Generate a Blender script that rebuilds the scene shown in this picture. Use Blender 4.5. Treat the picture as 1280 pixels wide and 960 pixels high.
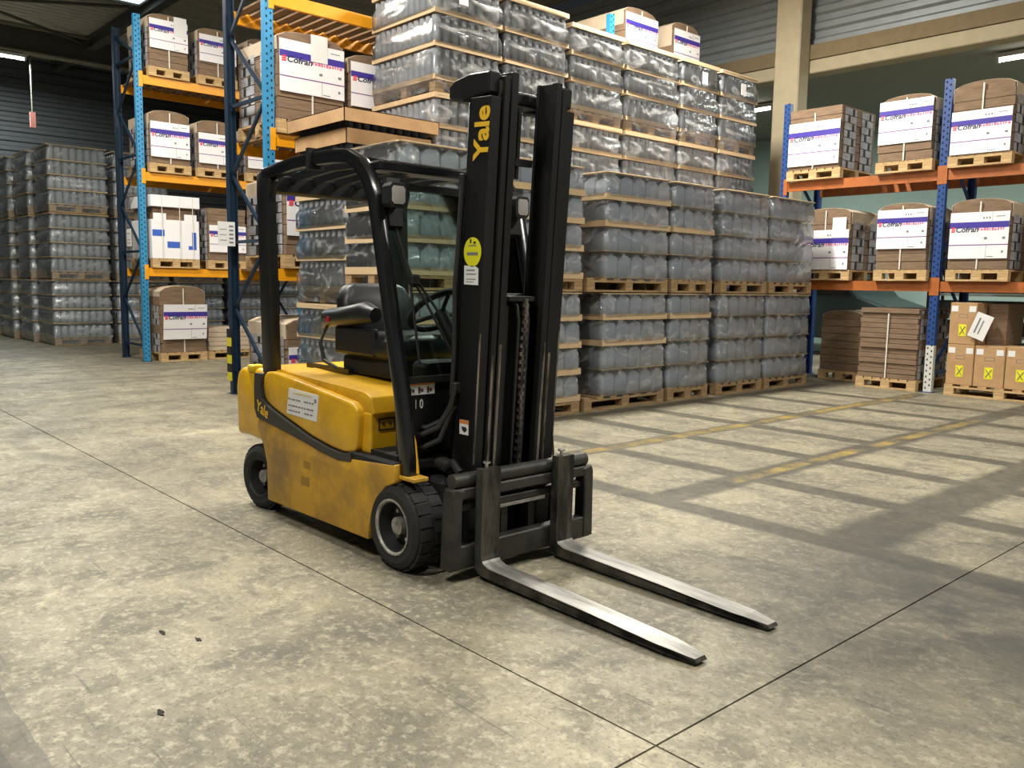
import bpy, bmesh, math, random
from mathutils import Vector, Matrix
random.seed(7)
SC = bpy.context.scene
COL = SC.collection
for o in list(bpy.data.objects): bpy.data.objects.remove(o)

# ------------------------------------------------------------------ camera
F_PX, PITCH, ROLL, YAW = 1069.09, 0.115597, 0.01673, 2.40391
H_CAM = 1.32
w = Vector((math.cos(YAW)*math.cos(PITCH), math.sin(YAW)*math.cos(PITCH), -math.sin(PITCH)))
r = Vector((math.sin(YAW), -math.cos(YAW), 0)); u = r.cross(w)
r2 = math.cos(ROLL)*r + math.sin(ROLL)*u; u2 = -math.sin(ROLL)*r + math.cos(ROLL)*u
cam = bpy.data.cameras.new('camera'); camo = bpy.data.objects.new('camera', cam); COL.objects.link(camo)
mw = Matrix((r2, u2, -w)).transposed().to_4x4(); mw.translation = (0, 0, H_CAM)
camo.matrix_world = mw
cam.sensor_width = 36; cam.lens = 36*F_PX/1280; cam.clip_end = 200
SC.camera = camo

# ------------------------------------------------------------------ world, lights, exposure
W = bpy.data.worlds.new('world'); SC.world = W; W.use_nodes = True
W.node_tree.nodes['Background'].inputs[0].default_value = (0.75, 0.85, 1.0, 1)
W.node_tree.nodes['Background'].inputs[1].default_value = 0.02
vs = SC.view_settings
vs.view_transform = 'Standard'; vs.look = 'None'; vs.gamma = 1; vs.use_curve_mapping = False
vs.exposure = 0.0
LAMP_K = 1.0
# ceiling lamps: x, y, z, length along y (or x), power, tint, axis
LAMPS = [
    (-6.7, 8.4, 6.3, 1.6, 620, (1.0, .955, .87), 'y'),
    (-6.4, 2.2, 6.3, 1.6, 430, (1.0, .955, .87), 'y'),
    (-1.6, -1.6, 6.3, 1.6, 330, (1.0, .965, .90), 'y'),  # unseen lamp added as weak fill for the front faces
    (-0.6, 3.6, 6.3, 1.6, 170, (1.0, .965, .90), 'y'),
    (1.6, 7.2, 6.3, 1.6, 380, (1.0, .965, .90), 'y'),
    (-11.6, 2.8, 6.4, 1.6, 420, (1.0, .95, .85), 'y'),
]

# ------------------------------------------------------------------ helpers
def lin(c):
    c = c/255.0
    return c/12.92 if c <= 0.04045 else ((c+0.055)/1.055)**2.4
def rgb(r_, g_, b_): return (lin(r_), lin(g_), lin(b_), 1)

MATS = {}
def mat(name, col, rough=0.6, metal=0.0, var=0.0, vscale=6.0, col2=None, bump=0.0, bscale=40.0, spec=0.5, stretch=(1, 1, 1), thr=(0.35, 0.7), coat=0.0):
    if name in MATS: return MATS[name]
    m = bpy.data.materials.new(name); m.use_nodes = True; nt = m.node_tree; N = nt.nodes; L = nt.links
    b = N['Principled BSDF']
    b.inputs['Base Color'].default_value = col; b.inputs['Roughness'].default_value = rough
    b.inputs['Metallic'].default_value = metal; b.inputs['Specular IOR Level'].default_value = spec
    b.inputs['Coat Weight'].default_value = coat
    if var or col2 or bump:
        tc = N.new('ShaderNodeTexCoord'); mp = N.new('ShaderNodeMapping'); mp.inputs['Scale'].default_value = stretch
        L.new(tc.outputs['Object'], mp.inputs[0])
    if var or col2:
        nz = N.new('ShaderNodeTexNoise'); nz.inputs['Scale'].default_value = vscale; nz.inputs['Detail'].default_value = 6
        nz.inputs['Roughness'].default_value = 0.65
        L.new(mp.outputs[0], nz.inputs['Vector'])
        mr = N.new('ShaderNodeMapRange'); mr.inputs[1].default_value = thr[0]; mr.inputs[2].default_value = thr[1]
        L.new(nz.outputs['Fac'], mr.inputs[0])
        mx = N.new('ShaderNodeMix'); mx.data_type = 'RGBA'
        c2 = col2 if col2 else tuple(v*(1-var) for v in col[:3])+(1,)
        mx.inputs[6].default_value = col; mx.inputs[7].default_value = c2
        L.new(mr.outputs[0], mx.inputs[0]); L.new(mx.outputs[2], b.inputs['Base Color'])
    if bump:
        n2 = N.new('ShaderNodeTexNoise'); n2.inputs['Scale'].default_value = bscale; n2.inputs['Detail'].default_value = 4
        L.new(mp.outputs[0], n2.inputs['Vector'])
        bp = N.new('ShaderNodeBump'); bp.inputs['Strength'].default_value = bump; bp.inputs['Distance'].default_value = 0.01
        L.new(n2.outputs['Fac'], bp.inputs['Height']); L.new(bp.outputs[0], b.inputs['Normal'])
    MATS[name] = m
    return m

def emis(name, col, s):
    if name in MATS: return MATS[name]
    m = bpy.data.materials.new(name); m.use_nodes = True
    b = m.node_tree.nodes['Principled BSDF']
    b.inputs['Base Color'].default_value = (.9, .9, .9, 1)
    b.inputs['Emission Color'].default_value = col; b.inputs['Emission Strength'].default_value = s
    MATS[name] = m; return m

def film_mat(name, base, wr, tint, rough=0.22, scale=3.0):
    """clear stretch film: mostly see-through, glossy, creased"""
    if name in MATS: return MATS[name]
    m = bpy.data.materials.new(name); m.use_nodes = True; nt = m.node_tree; N = nt.nodes; L = nt.links
    for n in list(N): N.remove(n)
    out = N.new('ShaderNodeOutputMaterial')
    tc = N.new('ShaderNodeTexCoord'); mp = N.new('ShaderNodeMapping'); mp.inputs['Scale'].default_value = (1, 1, 2.2)
    mp.inputs['Rotation'].default_value = (0.5, 0.3, 0.2)
    L.new(tc.outputs['Object'], mp.inputs[0])
    nz = N.new('ShaderNodeTexNoise'); nz.inputs['Scale'].default_value = scale; nz.inputs['Detail'].default_value = 5
    nz.inputs['Distortion'].default_value = 1.6
    L.new(mp.outputs[0], nz.inputs['Vector'])
    mr = N.new('ShaderNodeMapRange'); mr.inputs[1].default_value = .52; mr.inputs[2].default_value = .72
    mr.inputs[3].default_value = base; mr.inputs[4].default_value = wr
    L.new(nz.outputs['Fac'], mr.inputs[0])
    bp = N.new('ShaderNodeBump'); bp.inputs['Strength'].default_value = .55; bp.inputs['Distance'].default_value = .03
    L.new(nz.outputs['Fac'], bp.inputs['Height'])
    tr = N.new('ShaderNodeBsdfTransparent'); tr.inputs[0].default_value = (.96, .97, .97, 1)
    gl = N.new('ShaderNodeBsdfGlossy'); gl.inputs['Roughness'].default_value = rough
    df = N.new('ShaderNodeBsdfDiffuse'); df.inputs[0].default_value = tint
    L.new(bp.outputs[0], gl.inputs['Normal'])
    fr = N.new('ShaderNodeFresnel'); fr.inputs[0].default_value = 1.35; L.new(bp.outputs[0], fr.inputs['Normal'])
    mu = N.new('ShaderNodeMath'); mu.operation = 'MULTIPLY_ADD'; mu.inputs[1].default_value = 1.9; mu.inputs[2].default_value = .03; mu.use_clamp = True
    L.new(fr.outputs[0], mu.inputs[0])
    m1 = N.new('ShaderNodeMixShader'); L.new(mr.outputs[0], m1.inputs[0]); L.new(tr.outputs[0], m1.inputs[1]); L.new(df.outputs[0], m1.inputs[2])
    m2 = N.new('ShaderNodeMixShader'); L.new(mu.outputs[0], m2.inputs[0]); L.new(m1.outputs[0], m2.inputs[1]); L.new(gl.outputs[0], m2.inputs[2])
    L.new(m2.outputs[0], out.inputs[0])
    MATS[name] = m; return m

class MB:
    """collects shapes into one mesh"""
    def __init__(s): s.v = []; s.f = []; s.T = None
    def add(s, vs_, fs_):
        k = len(s.v)
        s.v += [tuple(s.T @ Vector(p)) if s.T else tuple(p) for p in vs_]
        s.f += [tuple(i+k for i in f) for f in fs_]
        return s
    def box(s, x0, x1, y0, y1, z0, z1):
        if x0 > x1: x0, x1 = x1, x0
        if y0 > y1: y0, y1 = y1, y0
        if z0 > z1: z0, z1 = z1, z0
        return s.add([(x0,y0,z0),(x1,y0,z0),(x1,y1,z0),(x0,y1,z0),(x0,y0,z1),(x1,y0,z1),(x1,y1,z1),(x0,y1,z1)],
                     [(0,3,2,1),(4,5,6,7),(0,1,5,4),(1,2,6,5),(2,3,7,6),(3,0,4,7)])
    def prism(s, prof, a, b, axis='y'):
        """extrude a 2-D outline; axis y: outline is (x,z); axis x: (y,z); axis z: (x,y)"""
        n = len(prof)
        def P(q, t): return (q[0], t, q[1]) if axis == 'y' else ((t, q[0], q[1]) if axis == 'x' else (q[0], q[1], t))
        vs_ = [P(q, a) for q in prof]+[P(q, b) for q in prof]
        fs_ = [tuple(range(n)), tuple(range(2*n-1, n-1, -1))]+[(i, n+i, n+(i+1) % n, (i+1) % n) for i in range(n)]
        return s.add(vs_, fs_)
    def loft(s, rings, cap=True):
        n = len(rings[0]); vs_ = [p for R_ in rings for p in R_]; fs_ = []
        for k in range(len(rings)-1):
            for i in range(n):
                j = (i+1) % n
                fs_.append((k*n+i, k*n+j, (k+1)*n+j, (k+1)*n+i))
        if cap: fs_ += [tuple(range(n-1, -1, -1)), tuple(range((len(rings)-1)*n, len(rings)*n))]
        return s.add(vs_, fs_)
    def tube(s, path, rad, n=8, rect=None, up=(0, 0, 1)):
        P = [Vector(p) for p in path]; rings = []
        for i, p in enumerate(P):
            if i == 0: d = P[1]-P[0]
            elif i == len(P)-1: d = P[-1]-P[-2]
            else: d = (P[i+1]-P[i]).normalized()+(P[i]-P[i-1]).normalized()
            d.normalize(); U = Vector(up)
            if abs(d.dot(U)) > .98: U = Vector((1, 0, 0)) if abs(d.x) < .9 else Vector((0, 1, 0))
            a = d.cross(U).normalized(); b = a.cross(d).normalized()
            if rect:
                hw, hh = rect[0]/2, rect[1]/2
                rings.append([p+a*x+b*y for x, y in ((-hw, -hh), (hw, -hh), (hw, hh), (-hw, hh))])
            else:
                rr = rad[i] if isinstance(rad, (list, tuple)) else rad
                rings.append([p+a*math.cos(t)*rr+b*math.sin(t)*rr for t in [2*math.pi*k/n for k in range(n)]])
        return s.loft(rings)
    def cyl(s, c0, c1, rad, n=16): return s.tube([c0, c1], rad, n)
    def lathe(s, prof, c, axis='y', n=24):
        """prof: list of (radius, offset along axis), closed solid if the ends have radius 0"""
        rings = []
        for rr, t in prof:
            R_ = []
            for k in range(n):
                a = 2*math.pi*k/n; x, y = math.cos(a)*rr, math.sin(a)*rr
                R_.append((c[0]+x, c[1]+t, c[2]+y) if axis == 'y' else ((c[0]+t, c[1]+x, c[2]+y) if axis == 'x' else (c[0]+x, c[1]+y, c[2]+t)))
            rings.append(R_)
        return s.loft(rings, cap=False)
    def mesh(s, name, m, bevel=0.0, seg=1, smooth=False, org=(0, 0, 0), angle=40):
        me = bpy.data.meshes.new(name)
        o = Vector(org)
        me.from_pydata([tuple(Vector(p)-o) for p in s.v], [], s.f)
        bm = bmesh.new(); bm.from_mesh(me)
        bmesh.ops.recalc_face_normals(bm, faces=bm.faces)
        if bevel:
            es = [e for e in bm.edges if len(e.link_faces) == 2 and e.calc_face_angle(0) > .35]
            bmesh.ops.bevel(bm, geom=es, offset=bevel, segments=seg, affect='EDGES', clamp_overlap=True, profile=.5)
        bm.to_mesh(me); bm.free()
        if m: me.materials.append(m)
        if smooth:
            me.polygons.foreach_set('use_smooth', [True]*len(me.polygons))
            try: me.set_sharp_from_angle(angle=math.radians(angle))
            except Exception: pass
        me.update()
        return me
    def build(s, name, m, parent=None, bevel=0.0, seg=1, smooth=False, org=None, angle=40):
        if org is None: org = ORG
        me = s.mesh(name, m, bevel, seg, smooth, org, angle)
        return link(name, me, parent)
ORG = (0, 0, 0)

def link(name, me, parent=None, loc=None, rotz=None):
    o = bpy.data.objects.new(name, me); COL.objects.link(o)
    if parent: o.parent = parent
    if loc is not None: o.location = loc
    if rotz is not None: o.rotation_euler = (0, 0, rotz)
    return o
def tag(o, label, cat, group=None):
    o['label'] = label; o['category'] = cat
    if group: o['group'] = group
    return o
def struct(o): o['kind'] = 'structure'; return o
def stuff(o): o['kind'] = 'stuff'; return o
def empty(name, loc=(0, 0, 0), rotz=0):
    o = bpy.data.objects.new(name, None); COL.objects.link(o); o.location = loc; o.rotation_euler = (0, 0, rotz)
    o.empty_display_size = .1
    return o

TXT = {}
def text_mesh(s, size, m, bold=0.0, shear=0.0, depth=0.0008):
    key = (s, size, m.name, bold, shear)
    if key in TXT: return TXT[key]
    cu = bpy.data.curves.new('lettering', 'FONT'); cu.body = s; cu.size = size; cu.offset = bold; cu.shear = shear
    cu.extrude = depth; cu.resolution_u = 3
    o = bpy.data.objects.new('tmp', cu); COL.objects.link(o)
    dg = bpy.context.evaluated_depsgraph_get()
    me = bpy.data.meshes.new_from_object(o.evaluated_get(dg)); me.name = 'lettering'
    me.materials.clear(); me.materials.append(m)
    bpy.data.objects.remove(o); TXT[key] = me
    return me
def put_text(name, s, size, m, org, xa, ya, parent, base=(0, 0, 0), bold=0.0, shear=0.0, stretch=1.0):
    me = text_mesh(s, size, m, bold, shear)
    xa = Vector(xa).normalized(); ya = Vector(ya).normalized(); za = xa.cross(ya)
    M_ = Matrix((xa*stretch, ya, za)).transposed().to_4x4(); M_.translation = Vector(org)-Vector(base)
    o = link(name, me, parent); o.matrix_local = M_
    return o

# ------------------------------------------------------------------ materials
yellow = mat('yellow_paint', rgb(226, 176, 22), .40, col2=rgb(190, 142, 30), vscale=5, bump=.05, bscale=25, coat=.2)
yellow_low = mat('yellow_paint_worn', rgb(206, 158, 42), .55, col2=rgb(142, 110, 56), vscale=3.2, thr=(.42, .68), bump=.05, bscale=25)
yellow_fresh = mat('yellow_paint_bright', rgb(228, 196, 30), .45, var=.2)
black_paint = mat('black_paint', rgb(24, 25, 26), .38, var=.3, vscale=9, spec=.5)
black_gloss = mat('black_gloss', rgb(20, 21, 23), .22, spec=.6)
black_matte = mat('black_matte', rgb(19, 20, 20), .75, var=.3)
stripe_grey = mat('charcoal_decal', rgb(52, 51, 48), .5, var=.15)
rubber = mat('rubber', rgb(38, 38, 38), .85, var=.3, vscale=14, bump=.2, bscale=60)
rim_grey = mat('rim_steel', rgb(190, 187, 180), .45, .3, col2=rgb(80, 78, 74), vscale=10)
rim_dark = mat('rim_dark', rgb(38, 38, 38), .6, .3, var=.3)
mast_steel = mat('mast_steel', rgb(30, 30, 30), .45, .3, col2=rgb(16, 16, 17), vscale=6, stretch=(1, 1, .25), bump=.06)
mast_worn = mat('mast_worn', rgb(140, 130, 118), .4, .4, col2=rgb(22, 21, 21), vscale=7, stretch=(3, 3, .4), thr=(.4, .6))
carriage_steel = mat('carriage_steel', rgb(66, 64, 59), .5, .25, col2=rgb(40, 39, 36), vscale=9, bump=.15, bscale=50)
fork_side = mat('fork_side', rgb(96, 92, 86), .38, .55, col2=rgb(44, 42, 40), vscale=7, stretch=(1, 2, .5), thr=(.38, .58), bump=.06, bscale=40)
fork_top = mat('fork_top', rgb(176, 174, 168), .34, .5, col2=rgb(98, 96, 92), vscale=5, stretch=(.5, 3, 1), bump=.04, bscale=60)
chrome = mat('chrome', rgb(200, 200, 200), .2, .9)
white_paper = mat('paper', rgb(226, 226, 224), .7, var=.05)
ink = mat('ink', rgb(40, 40, 42), .7)
ink_grey = mat('ink_grey', rgb(120, 120, 122), .7)
orange_sticker = mat('orange_sticker', rgb(214, 130, 60), .6)
yellow_sticker = mat('yellow_sticker', rgb(232, 226, 40), .5, var=.1)
letter_yellow = mat('letter_yellow', rgb(228, 180, 40), .5)
seat_black = mat('seat_vinyl', rgb(26, 27, 29), .42, var=.2, bump=.08, bscale=80)
red_btn = mat('red_button', rgb(170, 40, 60), .5)
lens_mat = mat('lamp_lens', rgb(165, 160, 156), .25, var=.1)
hose_mat = mat('hose', rgb(40, 41, 41), .5)
wood = mat('pallet_wood', rgb(206, 176, 128), .8, col2=rgb(158, 124, 80), vscale=6, stretch=(1, 1, 6))
wood_dark = mat('pallet_wood_old', rgb(176, 148, 108), .85, col2=rgb(124, 98, 66), vscale=6, stretch=(1, 1, 6))
card = mat('cardboard', rgb(186, 150, 108), .85, col2=rgb(164, 128, 88), vscale=4)
card_edge = mat('cardboard_edges', rgb(140, 116, 92), .9, col2=rgb(104, 85, 68), vscale=5, stretch=(1, 1, 14), bump=.3, bscale=30)
card_pale = mat('cardboard_pale', rgb(200, 182, 158), .88, var=.12)
card_tan = mat('tray_tan', rgb(204, 178, 140), .85, var=.12)
card_dark = mat('notch_dark', rgb(40, 36, 34), .9)
flap_pale = mat('flap_print', rgb(176, 176, 182), .8, col2=rgb(128, 124, 124), vscale=7)
print_white = mat('print_white', rgb(236, 234, 236), .6, var=.04)
print_purple = mat('print_purple', rgb(62, 50, 150), .6)
print_line = mat('print_line', rgb(120, 60, 140), .6)
print_red = mat('print_red', rgb(226, 50, 70), .6)
print_navy = mat('print_navy', rgb(34, 32, 70), .6)
print_blue = mat('print_blue', rgb(52, 96, 190), .6)
print_pink = mat('print_pink', rgb(214, 110, 150), .6)
strap_mat = mat('strap', rgb(220, 214, 204), .5)
post_blue = mat('post_blue', rgb(52, 138, 186), .45, var=.15)
post_navy = mat('post_navy', rgb(32, 70, 134), .45, var=.2)
post_dark = mat('post_dark_blue', rgb(16, 42, 64), .5, var=.2)
post_white = mat('post_white', rgb(206, 206, 200), .55, var=.12)
hole_mat = mat('hole', rgb(12, 14, 18), .9)
beam_yel = mat('beam_amber', rgb(236, 160, 20), .42, var=.12)
beam_org = mat('beam_orange', rgb(178, 100, 42), .5, var=.3)
slat_mat = mat('slat_wood', rgb(140, 108, 74), .85, var=.25, vscale=4)
bottle_mat = mat('bottle_grey', rgb(160, 167, 178), .35, var=.12, vscale=3)
bottle_blue = mat('bottle_pale', rgb(160, 172, 178), .38, var=.1, vscale=3)
bottle_blk = mat('bottle_black', rgb(44, 46, 50), .4, var=.2)
tower_mat = mat('tall_bottle_grey', rgb(134, 138, 144), .4, var=.15, vscale=3)
far_mat = mat('bottle_dim', rgb(150, 160, 168), .45, var=.15, vscale=3)
film = film_mat('film', .05, .34, (.88, .9, .92, 1), .15, 3.4)
film_bright = film_mat('film_creased', .05, .42, (.9, .9, .9, 1), .2, 2.0)
film_far = film_mat('film_far', .16, .5, (.74, .78, .82, 1), .18, 3)
glass = None
def glass_mat():
    m = bpy.data.materials.new('cab_glass'); m.use_nodes = True; N = m.node_tree.nodes; L = m.node_tree.links
    for n in list(N): N.remove(n)
    out = N.new('ShaderNodeOutputMaterial'); tr = N.new('ShaderNodeBsdfTransparent'); tr.inputs[0].default_value = (.76, .87, .84, 1)
    gl = N.new('ShaderNodeBsdfGlossy'); gl.inputs['Roughness'].default_value = .03
    fr = N.new('ShaderNodeFresnel'); fr.inputs[0].default_value = 1.5
    mx = N.new('ShaderNodeMixShader'); L.new(fr.outputs[0], mx.inputs[0]); L.new(tr.outputs[0], mx.inputs[1]); L.new(gl.outputs[0], mx.inputs[2])
    L.new(mx.outputs[0], out.inputs[0]); return m
glass = glass_mat()

# floor concrete with paint bands
def floor_mat():
    m = bpy.data.materials.new('concrete'); m.use_nodes = True; nt = m.node_tree; N = nt.nodes; L = nt.links
    b = N['Principled BSDF']
    tc = N.new('ShaderNodeTexCoord'); sp = N.new('ShaderNodeSeparateXYZ'); L.new(tc.outputs['Object'], sp.inputs[0])
    def mth(op, a, b_=None, c=None, clamp=False):
        n = N.new('ShaderNodeMath'); n.operation = op; n.use_clamp = clamp
        for i, v in enumerate((a, b_, c)):
            if v is None: continue
            if isinstance(v, (int, float)): n.inputs[i].default_value = v
            else: L.new(v, n.inputs[i])
        return n.outputs[0]
    def noise(sc, det=6, rough=.6, dist=0, stretch=None):
        n = N.new('ShaderNodeTexNoise'); n.inputs['Scale'].default_value = sc; n.inputs['Detail'].default_value = det
        n.inputs['Roughness'].default_value = rough; n.inputs['Distortion'].default_value = dist
        if stretch:
            mp = N.new('ShaderNodeMapping'); mp.inputs['Scale'].default_value = stretch; L.new(tc.outputs['Object'], mp.inputs[0]); L.new(mp.outputs[0], n.inputs['Vector'])
        else: L.new(tc.outputs['Object'], n.inputs['Vector'])
        return n.outputs['Fac']
    def rng(v, a, b_, c=0.0, d=1.0):
        n = N.new('ShaderNodeMapRange'); n.inputs[1].default_value = a; n.inputs[2].default_value = b_; n.inputs[3].default_value = c; n.inputs[4].default_value = d
        L.new(v, n.inputs[0]); return n.outputs[0]
    def mix(f, a, b_):
        n = N.new('ShaderNodeMix'); n.data_type = 'RGBA'
        if isinstance(f, float): n.inputs[0].default_value = f
        else: L.new(f, n.inputs[0])
        for i, v in ((6, a), (7, b_)):
            if isinstance(v, tuple): n.inputs[i].default_value = v
            else: L.new(v, n.inputs[i])
        return n.outputs[2]
    X, Y = sp.outputs[0], sp.outputs[1]
    n1 = noise(.75, 8, .62, .3); n2 = noise(3.2, 8, .7, .6); n3 = noise(22, 6, .75)
    c = mix(rng(n1, .36, .62), rgb(160, 152, 127), rgb(122, 116, 98))
    c = mix(rng(n2, .42, .62, 0, .72), c, rgb(88, 85, 76))
    c = mix(rng(n3, .5, .62, 0, .55), c, rgb(186, 178, 154))
    # dusty travelled streaks of the aisle
    n4 = noise(1.1, 5, .6, .4, (.28, 1.6, 1)); c = mix(rng(n4, .52, .7, 0, .42), c, rgb(84, 80, 72))
    # fine grime speckle
    n7 = noise(60, 4, .7); c = mix(rng(n7, .53, .62, 0, .5), c, rgb(78, 75, 66))
    # hair scratches
    for an, sc_ in ((.5, (.9, 34, 1)), (-.7, (.7, 42, 1)), (1.3, (.8, 30, 1))):
        mp = N.new('ShaderNodeMapping'); mp.inputs['Scale'].default_value = sc_; mp.inputs['Rotation'].default_value = (0, 0, an)
        L.new(tc.outputs['Object'], mp.inputs[0])
        q_ = N.new('ShaderNodeTexNoise'); q_.inputs['Scale'].default_value = 1.6; q_.inputs['Detail'].default_value = 2; L.new(mp.outputs[0], q_.inputs['Vector'])
        c = mix(rng(q_.outputs['Fac'], .705, .73, 0, .5), c, rgb(66, 63, 57))
    # tyre sweeps curving into the rack aisle
    dx = mth('ADD', X, 7.4); dy = mth('ADD', Y, -3.6)
    rad_ = mth('SQRT', mth('ADD', mth('MULTIPLY', dx, dx), mth('MULTIPLY', dy, dy)))
    rw = mth('ADD', rad_, mth('MULTIPLY', mth('SUBTRACT', noise(.8, 3), .5), .5))
    cv = N.new('ShaderNodeCombineXYZ'); L.new(mth('MULTIPLY', rw, 3.2), cv.inputs[0]); L.new(mth('MULTIPLY', noise(.5, 2), .6), cv.inputs[1])
    ns = N.new('ShaderNodeTexNoise'); ns.inputs['Scale'].default_value = 1.3; ns.inputs['Detail'].default_value = 5; L.new(cv.outputs[0], ns.inputs['Vector'])
    sw = mth('MULTIPLY', rng(ns.outputs['Fac'], .46, .64, 0, .7), mth('MULTIPLY', rng(X, -5.4, -6.8, 0, 1), rng(rad_, 1.2, 2.2, 0, 1)))
    c = mix(sw, c, rgb(98, 92, 78))
    # dark spots
    n5 = noise(5.5, 2, .4); c = mix(rng(n5, .71, .76, 0, .6), c, rgb(70, 66, 60))
    wob = mth('MULTIPLY', mth('SUBTRACT', noise(2.4, 4), .5), .05)
    edge = noise(6, 6, .7)
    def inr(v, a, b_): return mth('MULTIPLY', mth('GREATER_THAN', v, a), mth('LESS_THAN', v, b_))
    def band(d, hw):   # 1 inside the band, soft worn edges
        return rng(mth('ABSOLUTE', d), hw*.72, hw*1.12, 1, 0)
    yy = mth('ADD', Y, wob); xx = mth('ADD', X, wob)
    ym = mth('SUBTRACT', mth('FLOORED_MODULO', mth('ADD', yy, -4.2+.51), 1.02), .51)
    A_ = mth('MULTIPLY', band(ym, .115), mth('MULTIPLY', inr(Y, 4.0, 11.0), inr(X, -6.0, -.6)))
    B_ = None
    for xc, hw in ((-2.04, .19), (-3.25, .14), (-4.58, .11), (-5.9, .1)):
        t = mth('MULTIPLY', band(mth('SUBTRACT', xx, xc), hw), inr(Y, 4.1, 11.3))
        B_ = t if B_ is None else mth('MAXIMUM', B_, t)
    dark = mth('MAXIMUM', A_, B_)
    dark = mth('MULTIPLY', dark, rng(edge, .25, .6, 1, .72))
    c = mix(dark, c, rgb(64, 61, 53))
    # worn yellow line paint
    Yl = mth('MULTIPLY', band(mth('SUBTRACT', xx, -4.58), .075), inr(Y, 4.6, 11.2))
    Yl2 = mth('MULTIPLY', band(mth('SUBTRACT', xx, -3.25), .06), inr(Y, 5.0, 9.5))
    yf = mth('MULTIPLY', mth('MAXIMUM', Yl, Yl2), rng(noise(2.2, 6, .75), .42, .66, .0, .75))
    c = mix(yf, c, rgb(176, 150, 66))
    # darker blotchy patch ahead of the forks, darker edge strip of the floor
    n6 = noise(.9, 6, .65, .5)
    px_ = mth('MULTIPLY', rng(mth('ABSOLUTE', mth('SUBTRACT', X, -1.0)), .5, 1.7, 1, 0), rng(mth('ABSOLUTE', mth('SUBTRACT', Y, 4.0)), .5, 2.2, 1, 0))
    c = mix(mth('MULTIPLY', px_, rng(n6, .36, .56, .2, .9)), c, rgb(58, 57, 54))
    st = mth('LESS_THAN', yy, .56); c = mix(mth('MULTIPLY', st, .55), c, rgb(84, 80, 72))
    st = mth('LESS_THAN', yy, .475); c = mix(mth('MULTIPLY', st, .5), c, rgb(64, 61, 56))
    L.new(c, b.inputs['Base Color'])
    L.new(rng(n2, .3, .7, .42, .68), b.inputs['Roughness'])
    b.inputs['Specular IOR Level'].default_value = .35
    bp = N.new('ShaderNodeBump'); bp.inputs['Strength'].default_value = .12; bp.inputs['Distance'].default_value = .01
    L.new(n3, bp.inputs['Height']); L.new(bp.outputs[0], b.inputs['Normal'])
    return m
concrete = floor_mat()

# ------------------------------------------------------------------ building shell
XW0, XW1, YW0, YW1, ZR = -26.0, 7.0, -7.0, 13.0, 7.1
floor = struct(MB().box(XW0-3, XW1, YW0, 21, -.3, -.012).build('floor', mat('joint_dark', rgb(58, 54, 48), .9)))
JX, JY, G = -1.441, 1.897, .004
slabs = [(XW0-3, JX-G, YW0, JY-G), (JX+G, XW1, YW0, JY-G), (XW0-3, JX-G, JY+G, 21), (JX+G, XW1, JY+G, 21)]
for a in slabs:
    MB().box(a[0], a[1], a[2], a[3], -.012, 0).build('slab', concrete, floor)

roof_m = mat('roof_deck', rgb(168, 165, 152), .6, .2, var=.2)
clad_dark = mat('cladding_dark', rgb(66, 68, 68), .6, .2, var=.15)
clad_grey = mat('cladding_grey', rgb(142, 148, 150), .5, .3, var=.12)
steel_dark = mat('rafter_steel', rgb(70, 68, 60), .7, var=.2)
conc_beam = mat('precast_concrete', rgb(178, 166, 138), .8, var=.12)
annex_ceiling_m = mat('annex_ceiling', rgb(150, 148, 136), .85, var=.1)
green_wall = mat('green_wall', rgb(176, 200, 190), .8, var=.06)
def corrugated(name, m, a0, a1, b0, b1, level, pitch, depth, plane):
    """ribbed sheet; plane 'roof': ribs along y; 'x': wall at x=level, ribs horizontal along y; 'y': wall at y=level, ribs along x"""
    mb = MB(); n = int((a1-a0)/pitch); vs_ = []; fs_ = []
    prof = []
    for i in range(n):
        t = a0+i*pitch
        prof += [(t, 0), (t+pitch*.35, 0), (t+pitch*.5, depth), (t+pitch*.85, depth)]
    prof.append((a0+n*pitch, 0))
    for t, d in prof:
        for s_ in (b0, b1):
            vs_.append((t, s_, level+d) if plane == 'roof' else ((level+d, s_, t) if plane == 'x' else (s_, level+d, t)))
    fs_ = [(2*i, 2*i+1, 2*i+3, 2*i+2) for i in range(len(prof)-1)]
    # outer skin gives the sheet a body
    k = len(vs_)
    for t in (a0, a0+n*pitch):
        for s_ in (b0, b1):
            d = depth+.06 if plane != 'x' else -.06
            vs_.append((t, s_, level+d) if plane == 'roof' else ((level+d, s_, t) if plane == 'x' else (s_, level+d, t)))
    fs_.append((k, k+1, k+3, k+2))
    mb.add(vs_, fs_)
    return struct(mb.build(name, m))
corrugated('ceiling', roof_m, XW0-.5, XW1, YW0, YW1+.1, ZR, .26, .05, 'roof')
corrugated('wall_left', clad_dark, 0, ZR, YW0, YW1, XW0, .25, .04, 'x')
corrugated('wall_back', clad_grey, 4.96, ZR+.1, XW0, XW1, YW1+.12, .25, .04, 'y')
struct(MB().box(XW1, XW1+.2, YW0, 21, 0, ZR).build('wall_right', clad_grey))
struct(MB().box(XW0, XW1, YW0-.2, YW0, 0, ZR).build('wall_front', clad_grey))
struct(MB().box(XW0-.2, XW0, YW1, 20.2, 0, 5.1).build('wall_annex_left', clad_dark))
struct(MB().box(XW0, XW1, 20, 20.2, 0, 5.2).build('wall_annex_back', green_wall))
struct(MB().box(XW0, XW1, YW1+.3, 20.2, 5.12, 5.3).build('ceiling_annex', annex_ceiling_m))
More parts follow.
